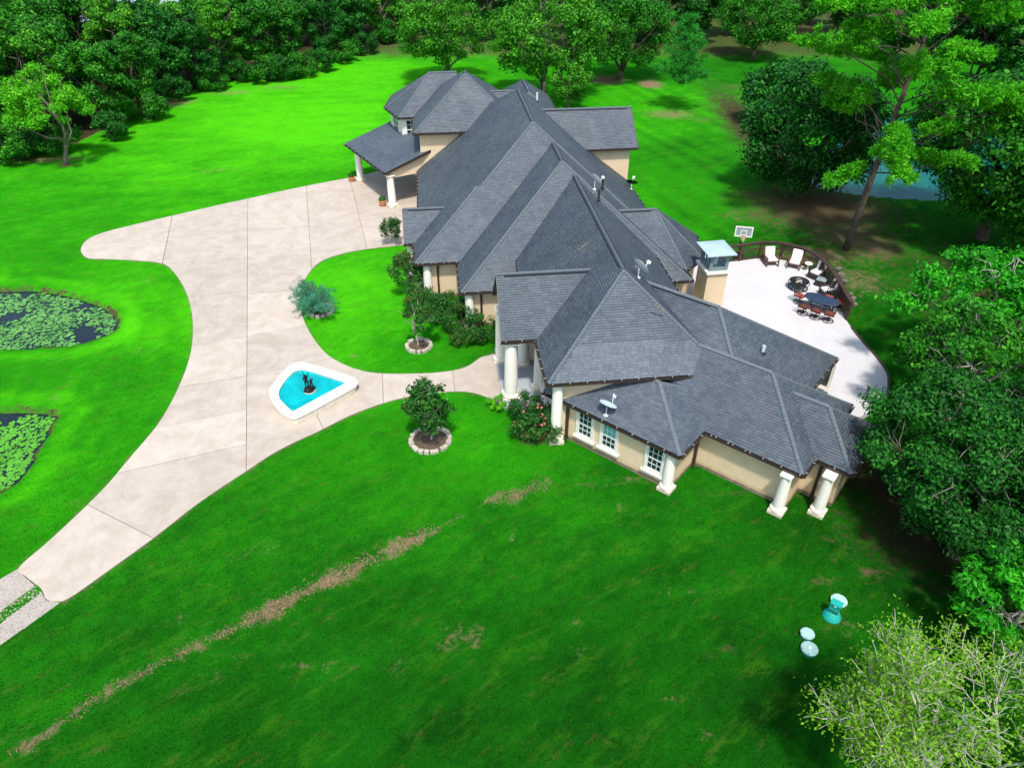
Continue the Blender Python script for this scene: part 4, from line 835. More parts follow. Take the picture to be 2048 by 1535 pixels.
# behind the house
tree('oak_open', 'oak_tree', 'open crowned oak behind the tallest hip roof, left of the broader oak', 'tree', at(893, 165), .4, 1.0)
tree('oak_open', 'oak_tree', 'broad yellow green oak with visible limbs behind the middle of the roof', 'tree', at(1085, 195), 2.2, 1.12)
tree('small_round', 'small_tree', 'small round tree beside the black lamp post behind the roof', 'tree', at(1137, 222), 1, .95)
tree('dense_mid', 'broadleaf_tree', 'dome shaped dark tree on bare soil left of the young pine', 'tree', at(1235, 160), .7, 1.05)
tree('young_pine', 'young_pine_tree', 'bright green cone shaped young pine alone on the rear lawn', 'pine tree', at(1356, 219), .3, .98)
BG = 'trees closing the far end of the rear lawn'
for i, (px, py, k, sc) in enumerate([(835, 70, 'wood_c', 1.15), (900, 75, 'wood_c', 1.2), (975, 80, 'wood_a', 1.2), (1060, 75, 'wood_c', 1.25), (1160, 95, 'wood_a', 1.1), (1290, 85, 'wood_b', 1.15), (1385, 88, 'wood_b', 1.2), (1505, 118, 'dense_mid', .95), (1450, 72, 'wood_a', 1.1), (1575, 82, 'wood_a', 1.15),
                                 (1690, 75, 'wood_b', 1.2), (1780, 120, 'wood_b', 1.2), (1860, 150, 'wood_b', 1.25), (1950, 170, 'wood_b', 1.2), (2030, 190, 'wood_a', 1.25), (2090, 240, 'wood_b', 1.3), (1990, 90, 'wood_a', 1.2), (1890, 70, 'wood_b', 1.2), (1620, 50, 'wood_b', 1.2), (1440, 38, 'wood_a', 1.1), (2040, 60, 'wood_a', 1.2),
                                 (800, 30, 'wood_a', 1.1), (880, 30, 'wood_b', 1.2), (950, 38, 'wood_a', 1.2), (1030, 30, 'wood_b', 1.2), (1110, 35, 'wood_a', 1.2), (1200, 40, 'wood_b', 1.2), (1330, 35, 'wood_a', 1.2), (1520, 30, 'wood_b', 1.2), (1740, 30, 'wood_a', 1.2), (1830, 20, 'wood_b', 1.2), (1940, 15, 'wood_a', 1.3)]):
    lb = {'wood_a': 'mid green leafy tree at the far end of the rear lawn', 'wood_b': 'dark leafy tree at the far end of the rear lawn', 'wood_c': 'yellow green tree far behind the roofs', 'dense_mid': 'wide low tree right of the young pine at the far lawn end'}[k]
    tree(k, 'broadleaf_tree', lb, 'tree', at(px, py), i * 1.3, sc, BG if k != 'dense_mid' else None)
for i, (px, py) in enumerate([(1105, 72), (1133, 76), (1158, 74), (1345, 92), (1640, 78), (1665, 60), (1555, 50), (1275, 50), (1420, 40), (1750, 60)]):
    tree('back_pine', 'pine_tree', 'tall bare trunked pine in the far belt of trees', 'pine tree', at(px, py), i * 2.1, rw.uniform(.95, 1.1), 'tall pines in the far belt of trees')
# right-hand side
tree('dense_dark', 'broadleaf_tree', 'dense dark evergreen on the left bank of the teal pond', 'tree', at(1598, 392), 1.2, 1.0)
tree('thicket_dark', 'broadleaf_tree', 'smaller dark bluish tree behind the dense evergreen by the pond', 'tree', at(1560, 250), 2.2, 1.75)
tree('tall_pine', 'pine_tree', 'very tall leaning pine with bare lower trunk behind the terrace', 'pine tree', at(1692, 500), 0, 1.0)
tree('dense_mid', 'broadleaf_tree', 'huge round mid green tree at the right of the teal pond', 'tree', at(1962, 478), 2.6, 1.2)
tree('dense_mid', 'broadleaf_tree', 'large mid green tree at the right edge above the pale limbed tree', 'tree', at(2120, 540), 4.0, 1.15)
tree('bright_near', 'broadleaf_tree', 'bright green airy tree with pale limbs right of the terrace', 'tree', at(1900, 755), .6, .95)
tree('bright_near', 'broadleaf_tree', 'bright green airy tree at the right edge below the pond trees', 'tree', at(2060, 760), 3.0, 1.1)
tree('mid_near', 'broadleaf_tree', 'mid green tree reaching its branches over the terrace edge', 'tree', at(1888, 850), 2.5, .95)
tree('dark_near', 'broadleaf_tree', 'dark green tree overhanging the right end of the low roof', 'tree', at(1840, 1015), 1.1, .84)
tree('dark_near', 'broadleaf_tree', 'dark green tree with grey trunk at the right edge beyond the lawn', 'tree', at(1907, 1108), 3.3, .78)
tree('dark_near', 'broadleaf_tree', 'dark green tree at the right edge between airy trees and bright low tree', 'tree', at(2060, 1060), 5.0, .95)
tree('leafy_bright', 'small_tree', 'bright green low leafy tree at the right edge above the pale twiggy tree', 'tree', at(1985, 1290), .4, .95)
tree('leafy_bright', 'small_tree', 'bright green low leafy tree cut off by the right edge', 'tree', at(2090, 1240), 2.4, 1.05)
tree('pale', 'bare_tree', 'pale twiggy tree with sparse yellow green leaves in the right corner', 'tree', at(1815, 1610), .5, 1.25)
tree('pale', 'bare_tree', 'second pale twiggy tree cut off by the corner of the frame', 'tree', at(2060, 1610), 2.4, 1.15)
# front garden
def stone_ring(label, c, r, n, seed):
    rr = np.random.default_rng(seed); t = thing('stone_ring', label, 'tree ring', c); obj('mulch', MB().lathe(c, [(r * .98, .0), (r * .95, .07), (.3, .12)], 24), M['mulch'], t)
    for k in range(n):
        a = 2 * math.pi * (k + rr.uniform(-.2, .2)) / n; L = 2 * math.pi * r / n * rr.uniform(.8, .98); p = c + (r * math.cos(a), r * math.sin(a), .09)
        mb = MB().box(p, (rr.uniform(.22, .30), L, rr.uniform(.2, .28)), (math.cos(a), math.sin(a), 0)); me = mb.mesh('stone')
        for v in me.vertices: v.co += Vector(rr.uniform(-.025, .025, 3))
        o = obj('stone', me, M['stone'], t); bv = o.modifiers.new('b', 'BEVEL'); bv.width = .03; bv.segments = 1
stone_ring('pale stone ring round the larger magnolia on the front lawn', at(861, 881), 1.12, 22, 1)
stone_ring('small pale stone ring round the magnolia in the lawn island', at(838, 693), .82, 17, 2)
stone_ring('pale stone ring under the blue conifer by the drive', at(642, 622), .95, 16, 3)
tree('magnolia', 'magnolia_tree', 'bushy magnolia in the stone ring below the walkway', 'tree', at(861, 880), .8, 1.0)
tree('magnolia_small', 'magnolia_tree', 'smaller magnolia in the stone ring inside the lawn island', 'tree', at(838, 692), 2.0, .95)
tree('blue', 'blue_conifer', 'spreading blue green conifer beside the drive', 'conifer', at(634, 626), .3, 1.0)
tree('crape', 'small_tree', 'thin stemmed reddish shrub tree in front of the garage side wall', 'shrub tree', at(818, 590), .4, 1.0)
tree('crape', 'shrub', 'bushy dark shrub under the small gable at the drive edge', 'shrub', at(787, 490), 2.2, .72)
tree('round_bush', 'shrub', 'low green shrub at the foot of the leftmost house column', 'shrub', at(838, 618), 1, 1.1)
tree('round_bush', 'shrub', 'green shrub with reddish tips between the magnolia and the wall', 'shrub', at(872, 640), 2, 1.2)
tree('round_bush', 'shrub', 'shrub touching the peach wall left of the red bush', 'shrub', at(893, 622), 3, .9)
tree('round_bush', 'shrub', 'shrub in front of the second house column', 'shrub', at(922, 662), 4, 1.25)
tree('round_bush', 'shrub', 'shrub at the wall between second column and entrance porch', 'shrub', at(962, 680), 5, 1.15)
tree('round_bush', 'shrub', 'lowest shrub of the bed, beside the lawn edge near the porch', 'shrub', at(925, 690), .5, .8)
PROTO['red_bush'] = (PROTO['round_bush'][0], PROTO['round_bush'][1].copy(), 'redleaf', 'bark')
tree('red_bush', 'shrub', 'red leaved bush against the peach wall', 'shrub', at(925, 628), 1.6, .75)
tree('lime_bush', 'shrub', 'small lime green bush beside the front porch column', 'shrub', at(994, 816), .2, 1.15)
rose = tree('round_bush', 'rose_bush', 'rose bush with pink blooms under the tall side windows', 'rose bush', at(1062, 868), .9, 1.25)
tree('round_bush', 'shrub', 'dark shrub between the pink rose bush and the wall corner', 'shrub', at(1085, 880), 2.9, .95)
tree('round_bush', 'shrub', 'dark shrub between the pink rose bush and the porch floor', 'shrub', at(1050, 835), 3.9, .95)
fr_ = np.random.default_rng(8)
for k in range(16):
    d = unit(fr_.normal(size=3) + (0, -.5, .9)); p = np.array((0, 0, .95)) + d * (.85, .85, .65); obj('bloom', MB().blob(p, .06, 6, 4, .3, k), M['flower'], rose).matrix_parent_inverse = Matrix.Identity(4)

# ------------------------------------------------------------------ fountain in the drive
def gq(l, z): return np.array([g(a, b, z)[:2] for a, b in l])
RZ = .62
rim_o = spline(gq([(599, 724), (614, 726), (703, 752), (713, 762), (710, 772), (640, 811), (597, 833), (584, 836), (563, 825), (546, 806), (539, 786), (543, 772), (566, 743), (581, 729)], RZ), 5)
rim_i = gq([(596, 737), (606, 737.5), (619, 740), (656, 752), (694, 764), (640, 793), (585, 823), (570, 809), (560, 798), (557, 788), (559, 777), (567, 764), (576, 753), (586, 743)], RZ)
rim_i = np.vstack([rim_i[i] + (rim_i[(i + 1) % len(rim_i)] - rim_i[i]) * t for i in range(len(rim_i)) for t in (0, .25, .5, .75)])
fc = np.append(rim_o.mean(0), 0)
ft = thing('fountain', 'white rimmed fan shaped fountain pool with turquoise water on the drive', 'fountain', fc)
def ringmesh(o, i, z0, z1):
    """solid ring between an outer and an inner outline, matched by angle"""
    c = o.mean(0); n = 72; an = np.linspace(0, 2 * math.pi, n, endpoint=False)
    def rs(P):
        out = []
        for a in an:
            d = np.array((math.cos(a), math.sin(a))); best = 0
            for k in range(len(P)):
                p, q = P[k] - c, P[(k + 1) % len(P)] - c; e = q - p; den = d[0] * e[1] - d[1] * e[0]
                if abs(den) < 1e-9: continue
                t = (p[0] * e[1] - p[1] * e[0]) / den; u = (p[0] * d[1] - p[1] * d[0]) / den
                if 0 <= u <= 1 and t > best: best = t
            out.append(c + d * best)
        return np.array(out)
    O, I = rs(o), rs(i); vs = [(*p, z) for P, z in ((O, z0), (O, z1), (I, z1), (I, z0)) for p in P]
    return MB().add(vs, [(a * n + k, a * n + (k + 1) % n, ((a + 1) % 4) * n + (k + 1) % n, ((a + 1) % 4) * n + k) for a in range(4) for k in range(n)])
ctr = rim_o.mean(0); body = ctr + (rim_o - ctr) * .965
obj('basin_wall', ringmesh(body, ctr + (rim_i - ctr) * 1.01, 0.02, RZ - .1), M['white'], ft)
obj('rim', ringmesh(rim_o, rim_i, RZ - .1, RZ), M['trim'], ft)
obj('pool_water', flat(ctr + (rim_i - ctr) * 1.005, RZ - .14), M['pool'], ft)
def figure(name, V, E_, rad, mat, parent):
    me = bpy.data.meshes.new(name); me.from_pydata([tuple(v) for v in V], E_, []); me.update(); o = obj(name, me, mat, parent)
    o.modifiers.new('skin', 'SKIN')
    for i, q in enumerate(me.skin_vertices[0].data): q.radius = (rad[i], rad[i]); q.use_root = i == 0
    sb = o.modifiers.new('sub', 'SUBSURF'); sb.levels = 1; sb.render_levels = 1; return o
st = local('statue', 'dark bronze statue of children rising from the fountain pool', 'statue')
obj('plinth', MB().lathe((0, 0, -.3), [(.42, 0), (.40, .28), (.36, .34)], 14), M['stone'], st)
obj('rock_base', MB().blob((0, 0, .08), (.36, .30, .20), 10, 7, .25, 4), M['bronze'], st)
def kid(parent, base, h, lift, bend):
    b = np.array(base, float); k = h
    V = [(0, 0, .50), (0, -.01, .62), (0, 0, .76), (0, 0, .82), (0, -.01, .90), (0, -.01, .98), (.06, 0, .48), (.07, -.02 - bend, .26), (.07, .02, .03), (.075, -.06, .01), (-.06, 0, .48), (-.07, .02, .26), (-.07, .06, .03), (-.075, -.02, .01), (.11, 0, .77), (.17, -.04, .77 + lift * .12), (.16, -.10, .80 + lift * .26), (.15, -.12, .85 + lift * .28), (-.11, 0, .77), (-.18, -.05, .66), (-.13, -.15, .64), (-.10, -.18, .65)]
    E_ = [(0, 1), (1, 2), (2, 3), (3, 4), (4, 5), (0, 6), (6, 7), (7, 8), (8, 9), (0, 10), (10, 11), (11, 12), (12, 13), (2, 14), (14, 15), (15, 16), (16, 17), (2, 18), (18, 19), (19, 20), (20, 21)]
    rad = [.085, .08, .09, .04, .085, .06, .065, .05, .032, .03, .065, .05, .032, .03, .05, .036, .028, .026, .05, .036, .028, .026]
    return figure('figure', [b + np.array(v) * k for v in V], E_, [q * k for q in rad], M['bronze'], parent)
kid(st, (-.10, .08, .22), 1.05, 1, .04); kid(st, (.16, -.06, .18), .80, .4, .08)
lean_ = MB().tube([(-.16, .02, 1.05), (-.20, -.02, 1.45), (-.21, -.03, 1.62)], [.03, .025, .012], 6); obj('torch', lean_, M['bronze'], st)
place(st, g(620, 781, RZ - .14), .5, 1.0)

# ------------------------------------------------------------------ pots, urn, lamp post, hoop, lids
def potted(label, p, r, h):
    t = thing('potted_plant', label, 'potted plant', p, 'terracotta pots by the carport columns')
    obj('pot', MB().lathe(p, [(r * .6, 0), (r * .95, h * .5), (r, h * .85), (r * 1.1, h * .88), (r * 1.1, h), (r * .9, h), (r * .85, h * .85)], 18), M['terra'], t)
    rr = np.random.default_rng(3); d = rr.normal(size=(700, 3)); d /= np.linalg.norm(d, axis=1)[:, None]; d[:, 2] = np.abs(d[:, 2]); V, F = leaf_quads(p + np.array((0, 0, h)) + d * (r * 1.05) * rr.uniform(.6, 1.05, (700, 1)), d, .11, .5, rr)
    obj('foliage', np_mesh('foliage', V, F), M['lf_shrub'], t); return t
potted('terracotta pot with green plant beside the far carport column', g(704, 364), .34, .62)
potted('terracotta pot with green plant beside the near carport column', g(766, 413), .36, .68)
ur = thing('urn', 'white stone urn between the shrubs and the house corner', 'urn', g(838, 580)); p = g(838, 580)
obj('bowl', MB().lathe(p, [(.16, .45), (.42, .62), (.58, .95), (.62, 1.05), (.55, 1.05), (.4, .8)], 20), M['trim'], ur); obj('pedestal', MB().lathe(p, [(.38, 0), (.36, .12), (.16, .2), (.14, .46)], 16), M['trim'], ur)
p = g(1083, 200); lp = thing('lamp_post', 'black lantern lamp post behind the roof ridge', 'lamp post', p)
obj('post', MB().lathe(p, [(.26, 0), (.24, .5), (.11, .6), (.09, 3.2), (.14, 3.25)], 10), M['black'], lp); ln_ = obj('lantern', MB().lathe(p + (0, 0, 3.25), [(.15, 0), (.34, .25), (.36, .95), (.40, 1.0), (.12, 1.35), (.05, 1.6)], 6), M['black'], lp)
def hoop(p, rz):
    t = local('basketball_hoop', 'basketball hoop with glass backboard standing behind the railing', 'basketball hoop'); b = 1.0
    obj('pole', MB().tube([(0, .9, 0), (0, .9, 2.2), (0, .55, 3.0)], .10, 8).box((0, .95, .15), (1.1, 1.5, .3)), M['black'], t)
    obj('bracket', MB().bar((-.25, .55, 2.9), (-.25, .05, 3.1), .07).bar((.25, .55, 2.9), (.25, .05, 3.1), .07).bar((-.3, .55, 2.9), (.3, .55, 2.9), .07), M['black'], t)
    bd = obj('backboard', MB().box((0, 0, 3.45), (1.75, .03, 1.05)), M['smoke_glass'], t); fr = MB()
    for x in (-.87, .87): fr.box((x, -.02, 3.45), (.12, .07, 1.17))
    for z in (2.92, 3.98): fr.box((0, -.021, z), (1.62, .068, .12))
    obj('frame', fr, M['white_plastic'], bd); sq = MB()
    for x in (-.30, .30): sq.box((x, -.026, 3.33), (.07, .02, .52))
    for z in (3.10, 3.56): sq.box((0, -.0265, z), (.53, .021, .07))
    obj('target_square', sq, M['white_plastic'], bd)
    rm = obj('rim', MB().ring((0, -.38, 3.0), .26, .025, 24).box((0, -.09, 3.0), (.14, .12, .05)), M['orange'], t); nb_ = MB()
    for k in range(12):
        a = 2 * math.pi * k / 12
        for s_ in (-.45, .45): nb_.tube([(.26 * math.cos(a), -.38 + .26 * math.sin(a), 2.98), (.2 * math.cos(a + s_), -.38 + .2 * math.sin(a + s_), 2.75), (.15 * math.cos(a), -.38 + .15 * math.sin(a), 2.5)], .012, 4, False)
    obj('net', nb_, M['netw'], rm); place(t, p, rz, .76)
hoop(g(1476, 521), R(-12))
LG = 'round septic tank lids on the near lawn'
def tank_lid(label, p, r, knob):
    t = thing('tank_lid', label, 'tank lid', p, LG); obj('riser', MB().lathe(p, [(r * .93, 0), (r * .93, .16)], 28), M['teal_dark'], t)
    obj('cover', MB().lathe(p, [(r, .14), (r * 1.02, .17), (r, .21), (r * .88, .22), (r * .86, .235), (0.001, .25)], 32), M['lid'], t)
    if knob: obj('knob', MB().lathe(p + (0, 0, .24), [(.07, 0), (.07, .05), (.001, .06)], 12), M['white_plastic'], t)
    for k in range(6): obj('bolt', MB().lathe(p + (r * .93 * math.cos(k * 1.05), r * .93 * math.sin(k * 1.05), .21), [(.022, 0), (.022, .02), (.001, .022)], 6), M['teal_dark'], t)
tank_lid('smaller plain pale green lid of the adjoining pair', g(1613, 1271), .30, False); tank_lid('pale green lid with a white centre knob nearest the camera', g(1617, 1301), .35, True)
tank_lid('pale green lid standing behind the teal control pedestal', g(1676, 1205), .36, False)
p = g(1663, 1232); pd_ = thing('control_pedestal', 'teal plastic control pedestal with flared base on the near lawn', 'utility box', p)
obj('base', MB().lathe(p, [(.40, 0), (.40, .06), (.33, .22), (.24, .36), (.2, .40)], 24), M['teal_plastic'], pd_)
dd_ = WF(1, 0); obj('cabinet', MB().box(p + (0, .02, .62), (.42, .30, .56), dd_).box(p + (0, 0, .93), (.48, .36, .07), dd_), M['teal_plastic'], pd_)
obj('recess', MB().box(p + WF(0, -.16) + (0, 0, .52), (.36, .05, .16), dd_), M['teal_dark'], pd_); obj('latch', MB().box(p + WF(0, -.16) + (0, 0, .86), (.1, .05, .06), dd_), M['white_plastic'], pd_)

# ------------------------------------------------------------------ terrace furniture
FS = 1.28
def cushion_mesh(c, size, ax=None, ay=None, az=None):
    me = MB().box(c, size, ax, ay, az).mesh('cushion'); return me
def soft(o, w=.05):
    b = o.modifiers.new('b', 'BEVEL'); b.width = w; b.segments = 3
    for p in o.data.polygons: p.use_smooth = True
    return o
def lounge(label):
    t = local('lounge_chair', label, 'lounge chair', 'cushioned lounge chairs on the terrace')
    for x in (-.38, .38):
        obj('side_frame', MB().bar((x, -.42, .58), (x, .46, .50), .09, .045).bar((x, -.40, .57), (x, -.46, .05), .05, .07).bar((x, .42, .52), (x, .30, .08), .05, .07).tube([(x, -.55, .09), (x, -.2, .02), (x, .2, .02), (x, .55, .11)], .032, 6), M['wood'], t)
    obj('seat_frame', MB().box((0, -.03, .30), (.72, .72, .07)).bar((0, .30, .32), (0, .52, .92), .70, .05), M['wood'], t)
    soft(obj('seat_cushion', cushion_mesh((0, -.06, .41), (.64, .70, .15)), M['cushion'], t)); d = unit(np.array((0, .22, .6))); soft(obj('back_cushion', cushion_mesh(np.array((0, .33, .72)), (.64, .15, .64), (1, 0, 0), np.cross(d, (1, 0, 0)), d), M['cushion'], t)); return t
c1 = lounge('white cushioned wooden rocking chair nearest the chimney'); c2 = dup(c1, 'white cushioned wooden rocking chair second from the chimney')
T3 = lambda px, py: g(px, py, TZ)
place(c1, T3(1539, 527), R(4), FS); place(c2, T3(1588, 533), R(-28), FS)
def wicker_chair(label):
    t = local('wicker_chair', label, 'armchair', 'dark wicker armchairs by the railing')
    obj('seat_base', MB().box((0, 0, .2), (.66, .72, .36)), M['wicker'], t)
    for x in (-.39, .39): soft(obj('arm', MB().box((x, .02, .31), (.12, .78, .58)).mesh('arm'), M['wicker'], t), .04)
    soft(obj('backrest', MB().bar((0, .40, .05), (0, .56, .92), .86, .10).mesh('backrest'), M['wicker'], t), .03)
    soft(obj('seat_cushion', cushion_mesh((0, -.03, .45), (.62, .70, .15)), M['cushion'], t)); d = unit(np.array((0, .16, .7))); soft(obj('back_cushion', cushion_mesh((0, .38, .76), (.60, .15, .56), (1, 0, 0), np.cross(d, (1, 0, 0)), d), M['cushion'], t)); return t
w1 = wicker_chair('dark wicker armchair with white cushions behind the black ottoman'); w2 = dup(w1, 'dark wicker armchair with white cushions beside the dining table')
place(w1, T3(1632, 556), R(-52), FS); place(w2, T3(1654, 592), R(-78), FS)
t = local('ottoman', 'black wicker ottoman with grey top between the wicker armchairs', 'ottoman'); obj('base', MB().box((0, 0, .19), (.62, .58, .36)), M['wicker'], t); soft(obj('top', MB().box((0, 0, .40), (.60, .56, .08)).mesh('top'), M['smoke_glass'], t), .03); place(t, T3(1641, 570), R(-40), FS)
t = local('side_table', 'small pale side table beside the wicker armchair', 'side table'); obj('top', MB().lathe((0, 0, .48), [(.24, 0), (.24, .04)], 20), M['cushion'], t); obj('base', MB().lathe((0, 0, 0), [(.2, 0), (.06, .05), (.05, .48)], 12), M['cushion'], t); place(t, T3(1614, 541), 0, FS)
t = local('fire_pit', 'round black metal fire pit with a ring base on the terrace', 'fire pit')
obj('bowl', MB().lathe((0, 0, .22), [(.10, .05), (.34, .10), (.50, .26), (.62, .30), (.64, .33), (.48, .32), (.32, .20), (.001, .16)], 28), M['black'], t); obj('base_ring', MB().ring((0, 0, .06), .62, .03, 32), M['black'], t); obj('guard_ring', MB().ring((0, 0, .42), .68, .025, 32), M['black'], t)
for k in range(4): a = k * math.pi / 2 + .4; obj('leg', MB().tube([(.62 * math.cos(a), .62 * math.sin(a), .04), (.4 * math.cos(a), .4 * math.sin(a), .22), (.66 * math.cos(a), .66 * math.sin(a), .44)], .04, 6), M['black'], t)
for k, (x, y, s_) in enumerate([(0, .05, .13), (.15, .1, .08), (-.16, -.08, .1), (.1, -.16, .07)]): obj('log', MB().blob((x, y, .48), (s_, s_ * .8, .07), 7, 5, .2, k), M['stone'], t)
place(t, T3(1595, 576), 0, FS * .92)
t = local('dining_table', 'oval slate blue patio dining table on the terrace', 'dining table'); n = 32
ov = [(.98 * math.copysign(abs(math.cos(a)) ** .8, math.cos(a)), .56 * math.copysign(abs(math.sin(a)) ** .8, math.sin(a))) for a in np.linspace(0, 2 * math.pi, n, endpoint=False)]
soft(obj('tabletop', MB().prism(ov, .70, .74).mesh('tabletop'), M['navy'], t), .015); obj('apron', MB().prism([(x * .9, y * .9) for x, y in ov], .64, .70), M['black'], t)
for x in (-.6, .6):
    for y in (-.3, .3): obj('leg', MB().tube([(x, y, .66), (x * 1.05, y * 1.1, 0)], .035, 7), M['black'], t)
place(t, T3(1638, 620), R(-38), FS)
def swivel(label, red):
    t = local('swivel_chair', label, 'patio chair', 'swivel chairs round the oval patio table'); b = MB().ring((0, 0, .03), .30, .022, 24)
    for k in range(4): a = k * math.pi / 2; b.bar((.3 * math.cos(a), .3 * math.sin(a), .03), (0, 0, .08), .03, .025)
    obj('base', b, M['black'], t); obj('stem', MB().lathe((0, 0, .05), [(.04, 0), (.035, .33), (.09, .36)], 10), M['black'], t)
    soft(obj('seat', MB().box((0, 0, .46), (.50, .50, .09)).mesh('seat'), M['red' if red else 'red'], t), .03); bk = MB(); P = lambda x, z: (x, .24 + (z - .45) * .25, z)
    for x in (-.25, .25): bk.tube([P(x, .42), P(x, .75), P(x * .9, 1.0)], .025, 6)
    for z in (.55, .68, .81, .94): bk.bar(P(-.24, z), P(.24, z), .022, .03)
    for x in (-.12, 0, .12): bk.bar(P(x, .5), P(x, .98), .022, .03)
    obj('backrest', bk, M['black'], t)
    for x in (-.28, .28): obj('arm', MB().tube([P(x, .68), (x, .05, .68), (x, -.2, .66), (x, -.22, .46)], .024, 6), M['black'], t)
    return t
tc = T3(1638, 620); ta = R(-38)
sw = [((-.62, -.98), 0, 'swivel chair at the near left of the oval table, facing away from the house'), ((.12, -1.02), 0, 'swivel chair at the near middle of the oval table'), ((.80, -.92), 0, 'swivel chair at the near right end of the oval table'), ((-1.25, .15), 1, 'swivel chair at the left head of the oval table below the fire pit'), ((.15, .98), 2, 'swivel chair on the railing side of the oval table'), ((.85, .85), 2, 'swivel chair on the railing side at the right end of the oval table')]
s0 = None
for (x, y), sd_, lb in sw:
    c = swivel(lb, True) if s0 is None else dup(s0, lb); s0 = s0 or c
    px_, py_ = x * FS, y * FS; fa = math.atan2(-y, -x) if sd_ == 1 else (R(90) if sd_ == 0 else R(-90))
    place(c, tc + (px_ * math.cos(ta) - py_ * math.sin(ta), px_ * math.sin(ta) + py_ * math.cos(ta), 0), ta + fa + R(90) + random.uniform(-.25, .25), FS)
for k, (px, py, s_) in enumerate([(1676, 540, .32), (1682, 552, .36), (1688, 564, .30), (1696, 590, .30), (1703, 600, .34), (1709, 611, .28)]):
    r = MB().blob((0, 0, s_ * .35), (s_, s_ * .8, s_ * .6), 9, 7, .22, k + 40); o = obj('rock', r, M['rock']); tag(o, ['brown rock outside the railing, farthest of the pile', 'brown rock outside the railing behind the wicker armchair', 'brown rock outside the railing, nearest of the upper pile', 'grey rock outside the railing behind the dining table', 'grey rock outside the railing, middle of the lower pile', 'grey rock outside the railing, nearest the overhanging branches'][k], 'rock', 'rocks piled outside the terrace railing'); o.location = g(px, py); o.rotation_euler = (0, 0, k)
# pond fountain jet
p = g(1772, 302, -.18); t = thing('pond_fountain', 'white spray of a floating fountain in the teal pond', 'fountain', p); rr = np.random.default_rng(2); mb = MB()
for k in range(260):
    a = rr.uniform(0, 6.28); q = rr.uniform(0, 1) ** .7; rad = 1.5 * q; z = 1.2 * (1 - q ** 2) * rr.uniform(.2, 1); s_ = rr.uniform(.05, .14); x = p + (rad * math.cos(a), rad * math.sin(a) * .9, z + .05)
    mb.add([x + (0, 0, s_ * 1.6), x + (s_, 0, 0), x + (-s_ * .5, s_ * .86, 0), x + (-s_ * .5, -s_ * .86, 0), x - (0, 0, s_)], [(0, 1, 2), (0, 2, 3), (0, 3, 1), (4, 2, 1), (4, 3, 2), (4, 1, 3)])
obj('spray', mb, M['spray'], t, kind='stuff'); obj('float', MB().lathe(p, [(.45, -.05), (.5, .08), (.3, .16), (.08, .2), (.06, .4)], 16), M['black'], t)
fm = MB(); rr = np.random.default_rng(4)
for k in range(240):
    a = rr.uniform(0, 6.28); q = rr.uniform(.2, 1) * 2.1; x = p + (q * math.cos(a), q * math.sin(a), .012); s_ = rr.uniform(.06, .18); fm.add([x + (s_ * math.cos(b) * 1.3, s_ * math.sin(b), 0) for b in (0, 1.05, 2.1, 3.14, 4.2, 5.2)], [(0, 1, 2, 3, 4, 5)])
obj('foam', fm, M['spray'], t, kind='stuff')

# ------------------------------------------------------------------ lily pads
def pads(poly, n, mat, seed, indiv, label, group, dens):
    r = np.random.default_rng(seed); lo, hi = poly.min(0), poly.max(0); q = r.uniform(lo, hi, (n * 4, 2)); q = q[inside(q, poly)]; d = pdist(q, poly)
    f = np.sin(q[:, 0] * .9 + 1.3 * np.sin(q[:, 1] * .6)) * np.sin(q[:, 1] * .8 + q[:, 0] * .3 + seed); q = q[(d > .25) & (f + r.uniform(-.9, .9, len(q)) > dens)][:n]; kept = []; cell = {}
    for p in q:
        s_ = r.uniform(.09, .25) * r.uniform(.75, 1.05); c = (int(p[0] / .7), int(p[1] / .7)); ok = True
        for i in (-1, 0, 1):
            for j in (-1, 0, 1):
                for (a, b, s2) in cell.get((c[0] + i, c[1] + j), []):
                    if (a - p[0]) ** 2 + (b - p[1]) ** 2 < ((s_ + s2) * .72) ** 2: ok = False
        if ok: cell.setdefault(c, []).append((p[0], p[1], s_)); kept.append((p[0], p[1], s_))
    base = MB(); a = np.linspace(.25, 2 * math.pi - .25, 12); base.add([(0, 0, 0)] + [(math.cos(k), math.sin(k), .06 + .05 * math.sin(3 * k)) for k in a], [(0, i, i + 1) for i in range(1, 12)]); me = base.mesh('lily_pad'); me.materials.append(mat)
    vis = []
    c_, s__ = math.cos(PITCH), math.sin(PITCH)
    for k, (x, y, s_) in enumerate(kept):
        dep = y * c_ + CAM_H * s__; px = 1024 + FPX * x / dep; vis.append((px > -5, s_ / dep, k))
    order = [k for v in sorted(vis, reverse=True) for k in [v[2]]]; V, F = [], []; b0 = np.array(base.v); f0 = np.array(base.f)
    for i, k in enumerate(order):
        x, y, s_ = kept[k]; an = r.uniform(0, 6.28); z = -.34 + .012 + .0002 * (i % 90)
        if i < indiv:
            o = bpy.data.objects.new('lily_pad', me); COL.objects.link(o); o.location = (x, y, z); o.rotation_euler = (r.uniform(-.05, .05), r.uniform(-.05, .05), an); o.scale = (s_, s_, s_); tag(o, label, 'lily pad', group)
        else:
            ca, sa = math.cos(an) * s_, math.sin(an) * s_; V.append(np.column_stack([x + b0[:, 0] * ca - b0[:, 1] * sa, y + b0[:, 0] * sa + b0[:, 1] * ca, z + b0[:, 2] * s_])); F.append(f0 + len(b0) * len(F))
    if V: o = obj('lily_pads', np_mesh('lily_pads', np.vstack(V), np.vstack(F)), mat, kind='stuff'); o['label'] = 'mass of floating lily pads on the pond'
pads(pond1, 8000, M['pad'], 1, 165, 'pale green lily pad floating on the upper pond', 'lily pads on the upper pond', .10)
pads(pond2, 5000, M['pad2'], 2, 130, 'lime green lily pad floating on the lower pond', 'lily pads on the lower pond', .15)

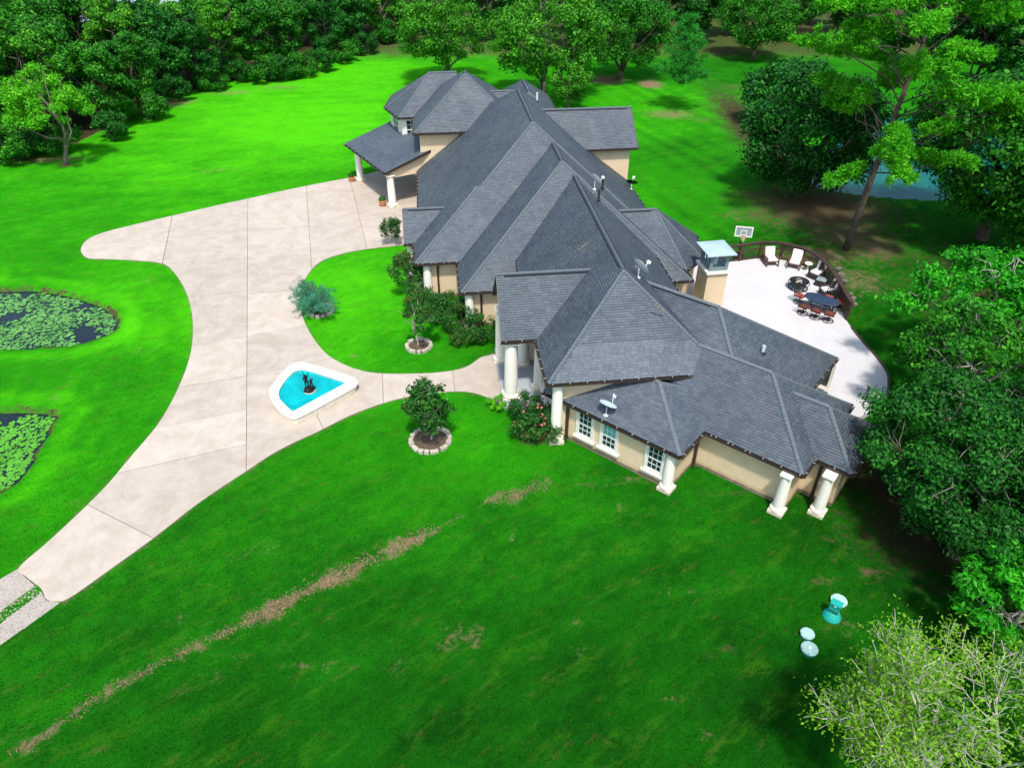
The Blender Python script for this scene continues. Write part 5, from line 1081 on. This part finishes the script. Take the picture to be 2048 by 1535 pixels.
# ------------------------------------------------------------------ dead grass along the mown trail, leaf litter, grass blades
def scatter(n, box, seed):
    r = np.random.default_rng(seed); return r.uniform(box[:2], box[2:], (n, 2)), r
q, r = scatter(260000, (-24, 12, 8, 34), 21); A_ = lawn_attr(q); tr_ = np.zeros(len(q))
for pts, wd, s_, dk in TRAILS[:3]: tr_ = np.maximum(tr_, np.exp(-(pdist(q, gp(pts)[:, :2], False) / (wd * 1.1)) ** 2) * s_)
cl = np.sin(q[:, 0] * 2.3 + 1.7 * np.sin(q[:, 1] * 1.9)) * np.sin(q[:, 1] * 3.1 + q[:, 0]) + .35 * np.sin(q[:, 0] * 7.3) * np.sin(q[:, 1] * 8.1); q = q[(tr_ > .08) & (tr_ + .26 * cl > r.uniform(.25, 1.05, len(q)))]
n = len(q); C = np.column_stack([q, r.uniform(.01, .09, n)]); V, F = leaf_quads(C, r.normal(size=(n, 3)) + (0, 0, .5), .13, .22, r); obj('dead_grass', np_mesh('dead_grass', V, F), M['litter'], kind='stuff')
def blades(n, box, seed, h, w, excl):
    q, r = scatter(n, box, seed); dep = q[:, 1] * math.cos(PITCH) + CAM_H * math.sin(PITCH); ok = np.abs(q[:, 0]) < dep * .76 + 1
    for e in excl: ok[ok] &= ~inside(q[ok], e)
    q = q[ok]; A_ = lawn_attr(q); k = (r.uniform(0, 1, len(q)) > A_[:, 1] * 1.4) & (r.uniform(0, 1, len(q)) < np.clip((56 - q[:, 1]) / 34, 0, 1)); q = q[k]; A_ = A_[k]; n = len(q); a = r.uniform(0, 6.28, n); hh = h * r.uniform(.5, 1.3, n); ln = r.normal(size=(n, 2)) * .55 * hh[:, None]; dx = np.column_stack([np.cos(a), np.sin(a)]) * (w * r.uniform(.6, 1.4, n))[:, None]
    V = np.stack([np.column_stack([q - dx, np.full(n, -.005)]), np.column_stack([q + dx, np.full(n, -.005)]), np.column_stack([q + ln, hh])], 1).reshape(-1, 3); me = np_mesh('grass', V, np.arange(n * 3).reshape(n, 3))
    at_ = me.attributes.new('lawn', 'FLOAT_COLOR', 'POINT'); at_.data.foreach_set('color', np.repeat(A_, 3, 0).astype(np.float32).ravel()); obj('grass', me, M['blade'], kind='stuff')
ex = [drive, grav, pond1, pond2, pondR, terrace] + house_fp
blades(420000, (-28, 10, 26, 60), 31, .06, .016, ex)
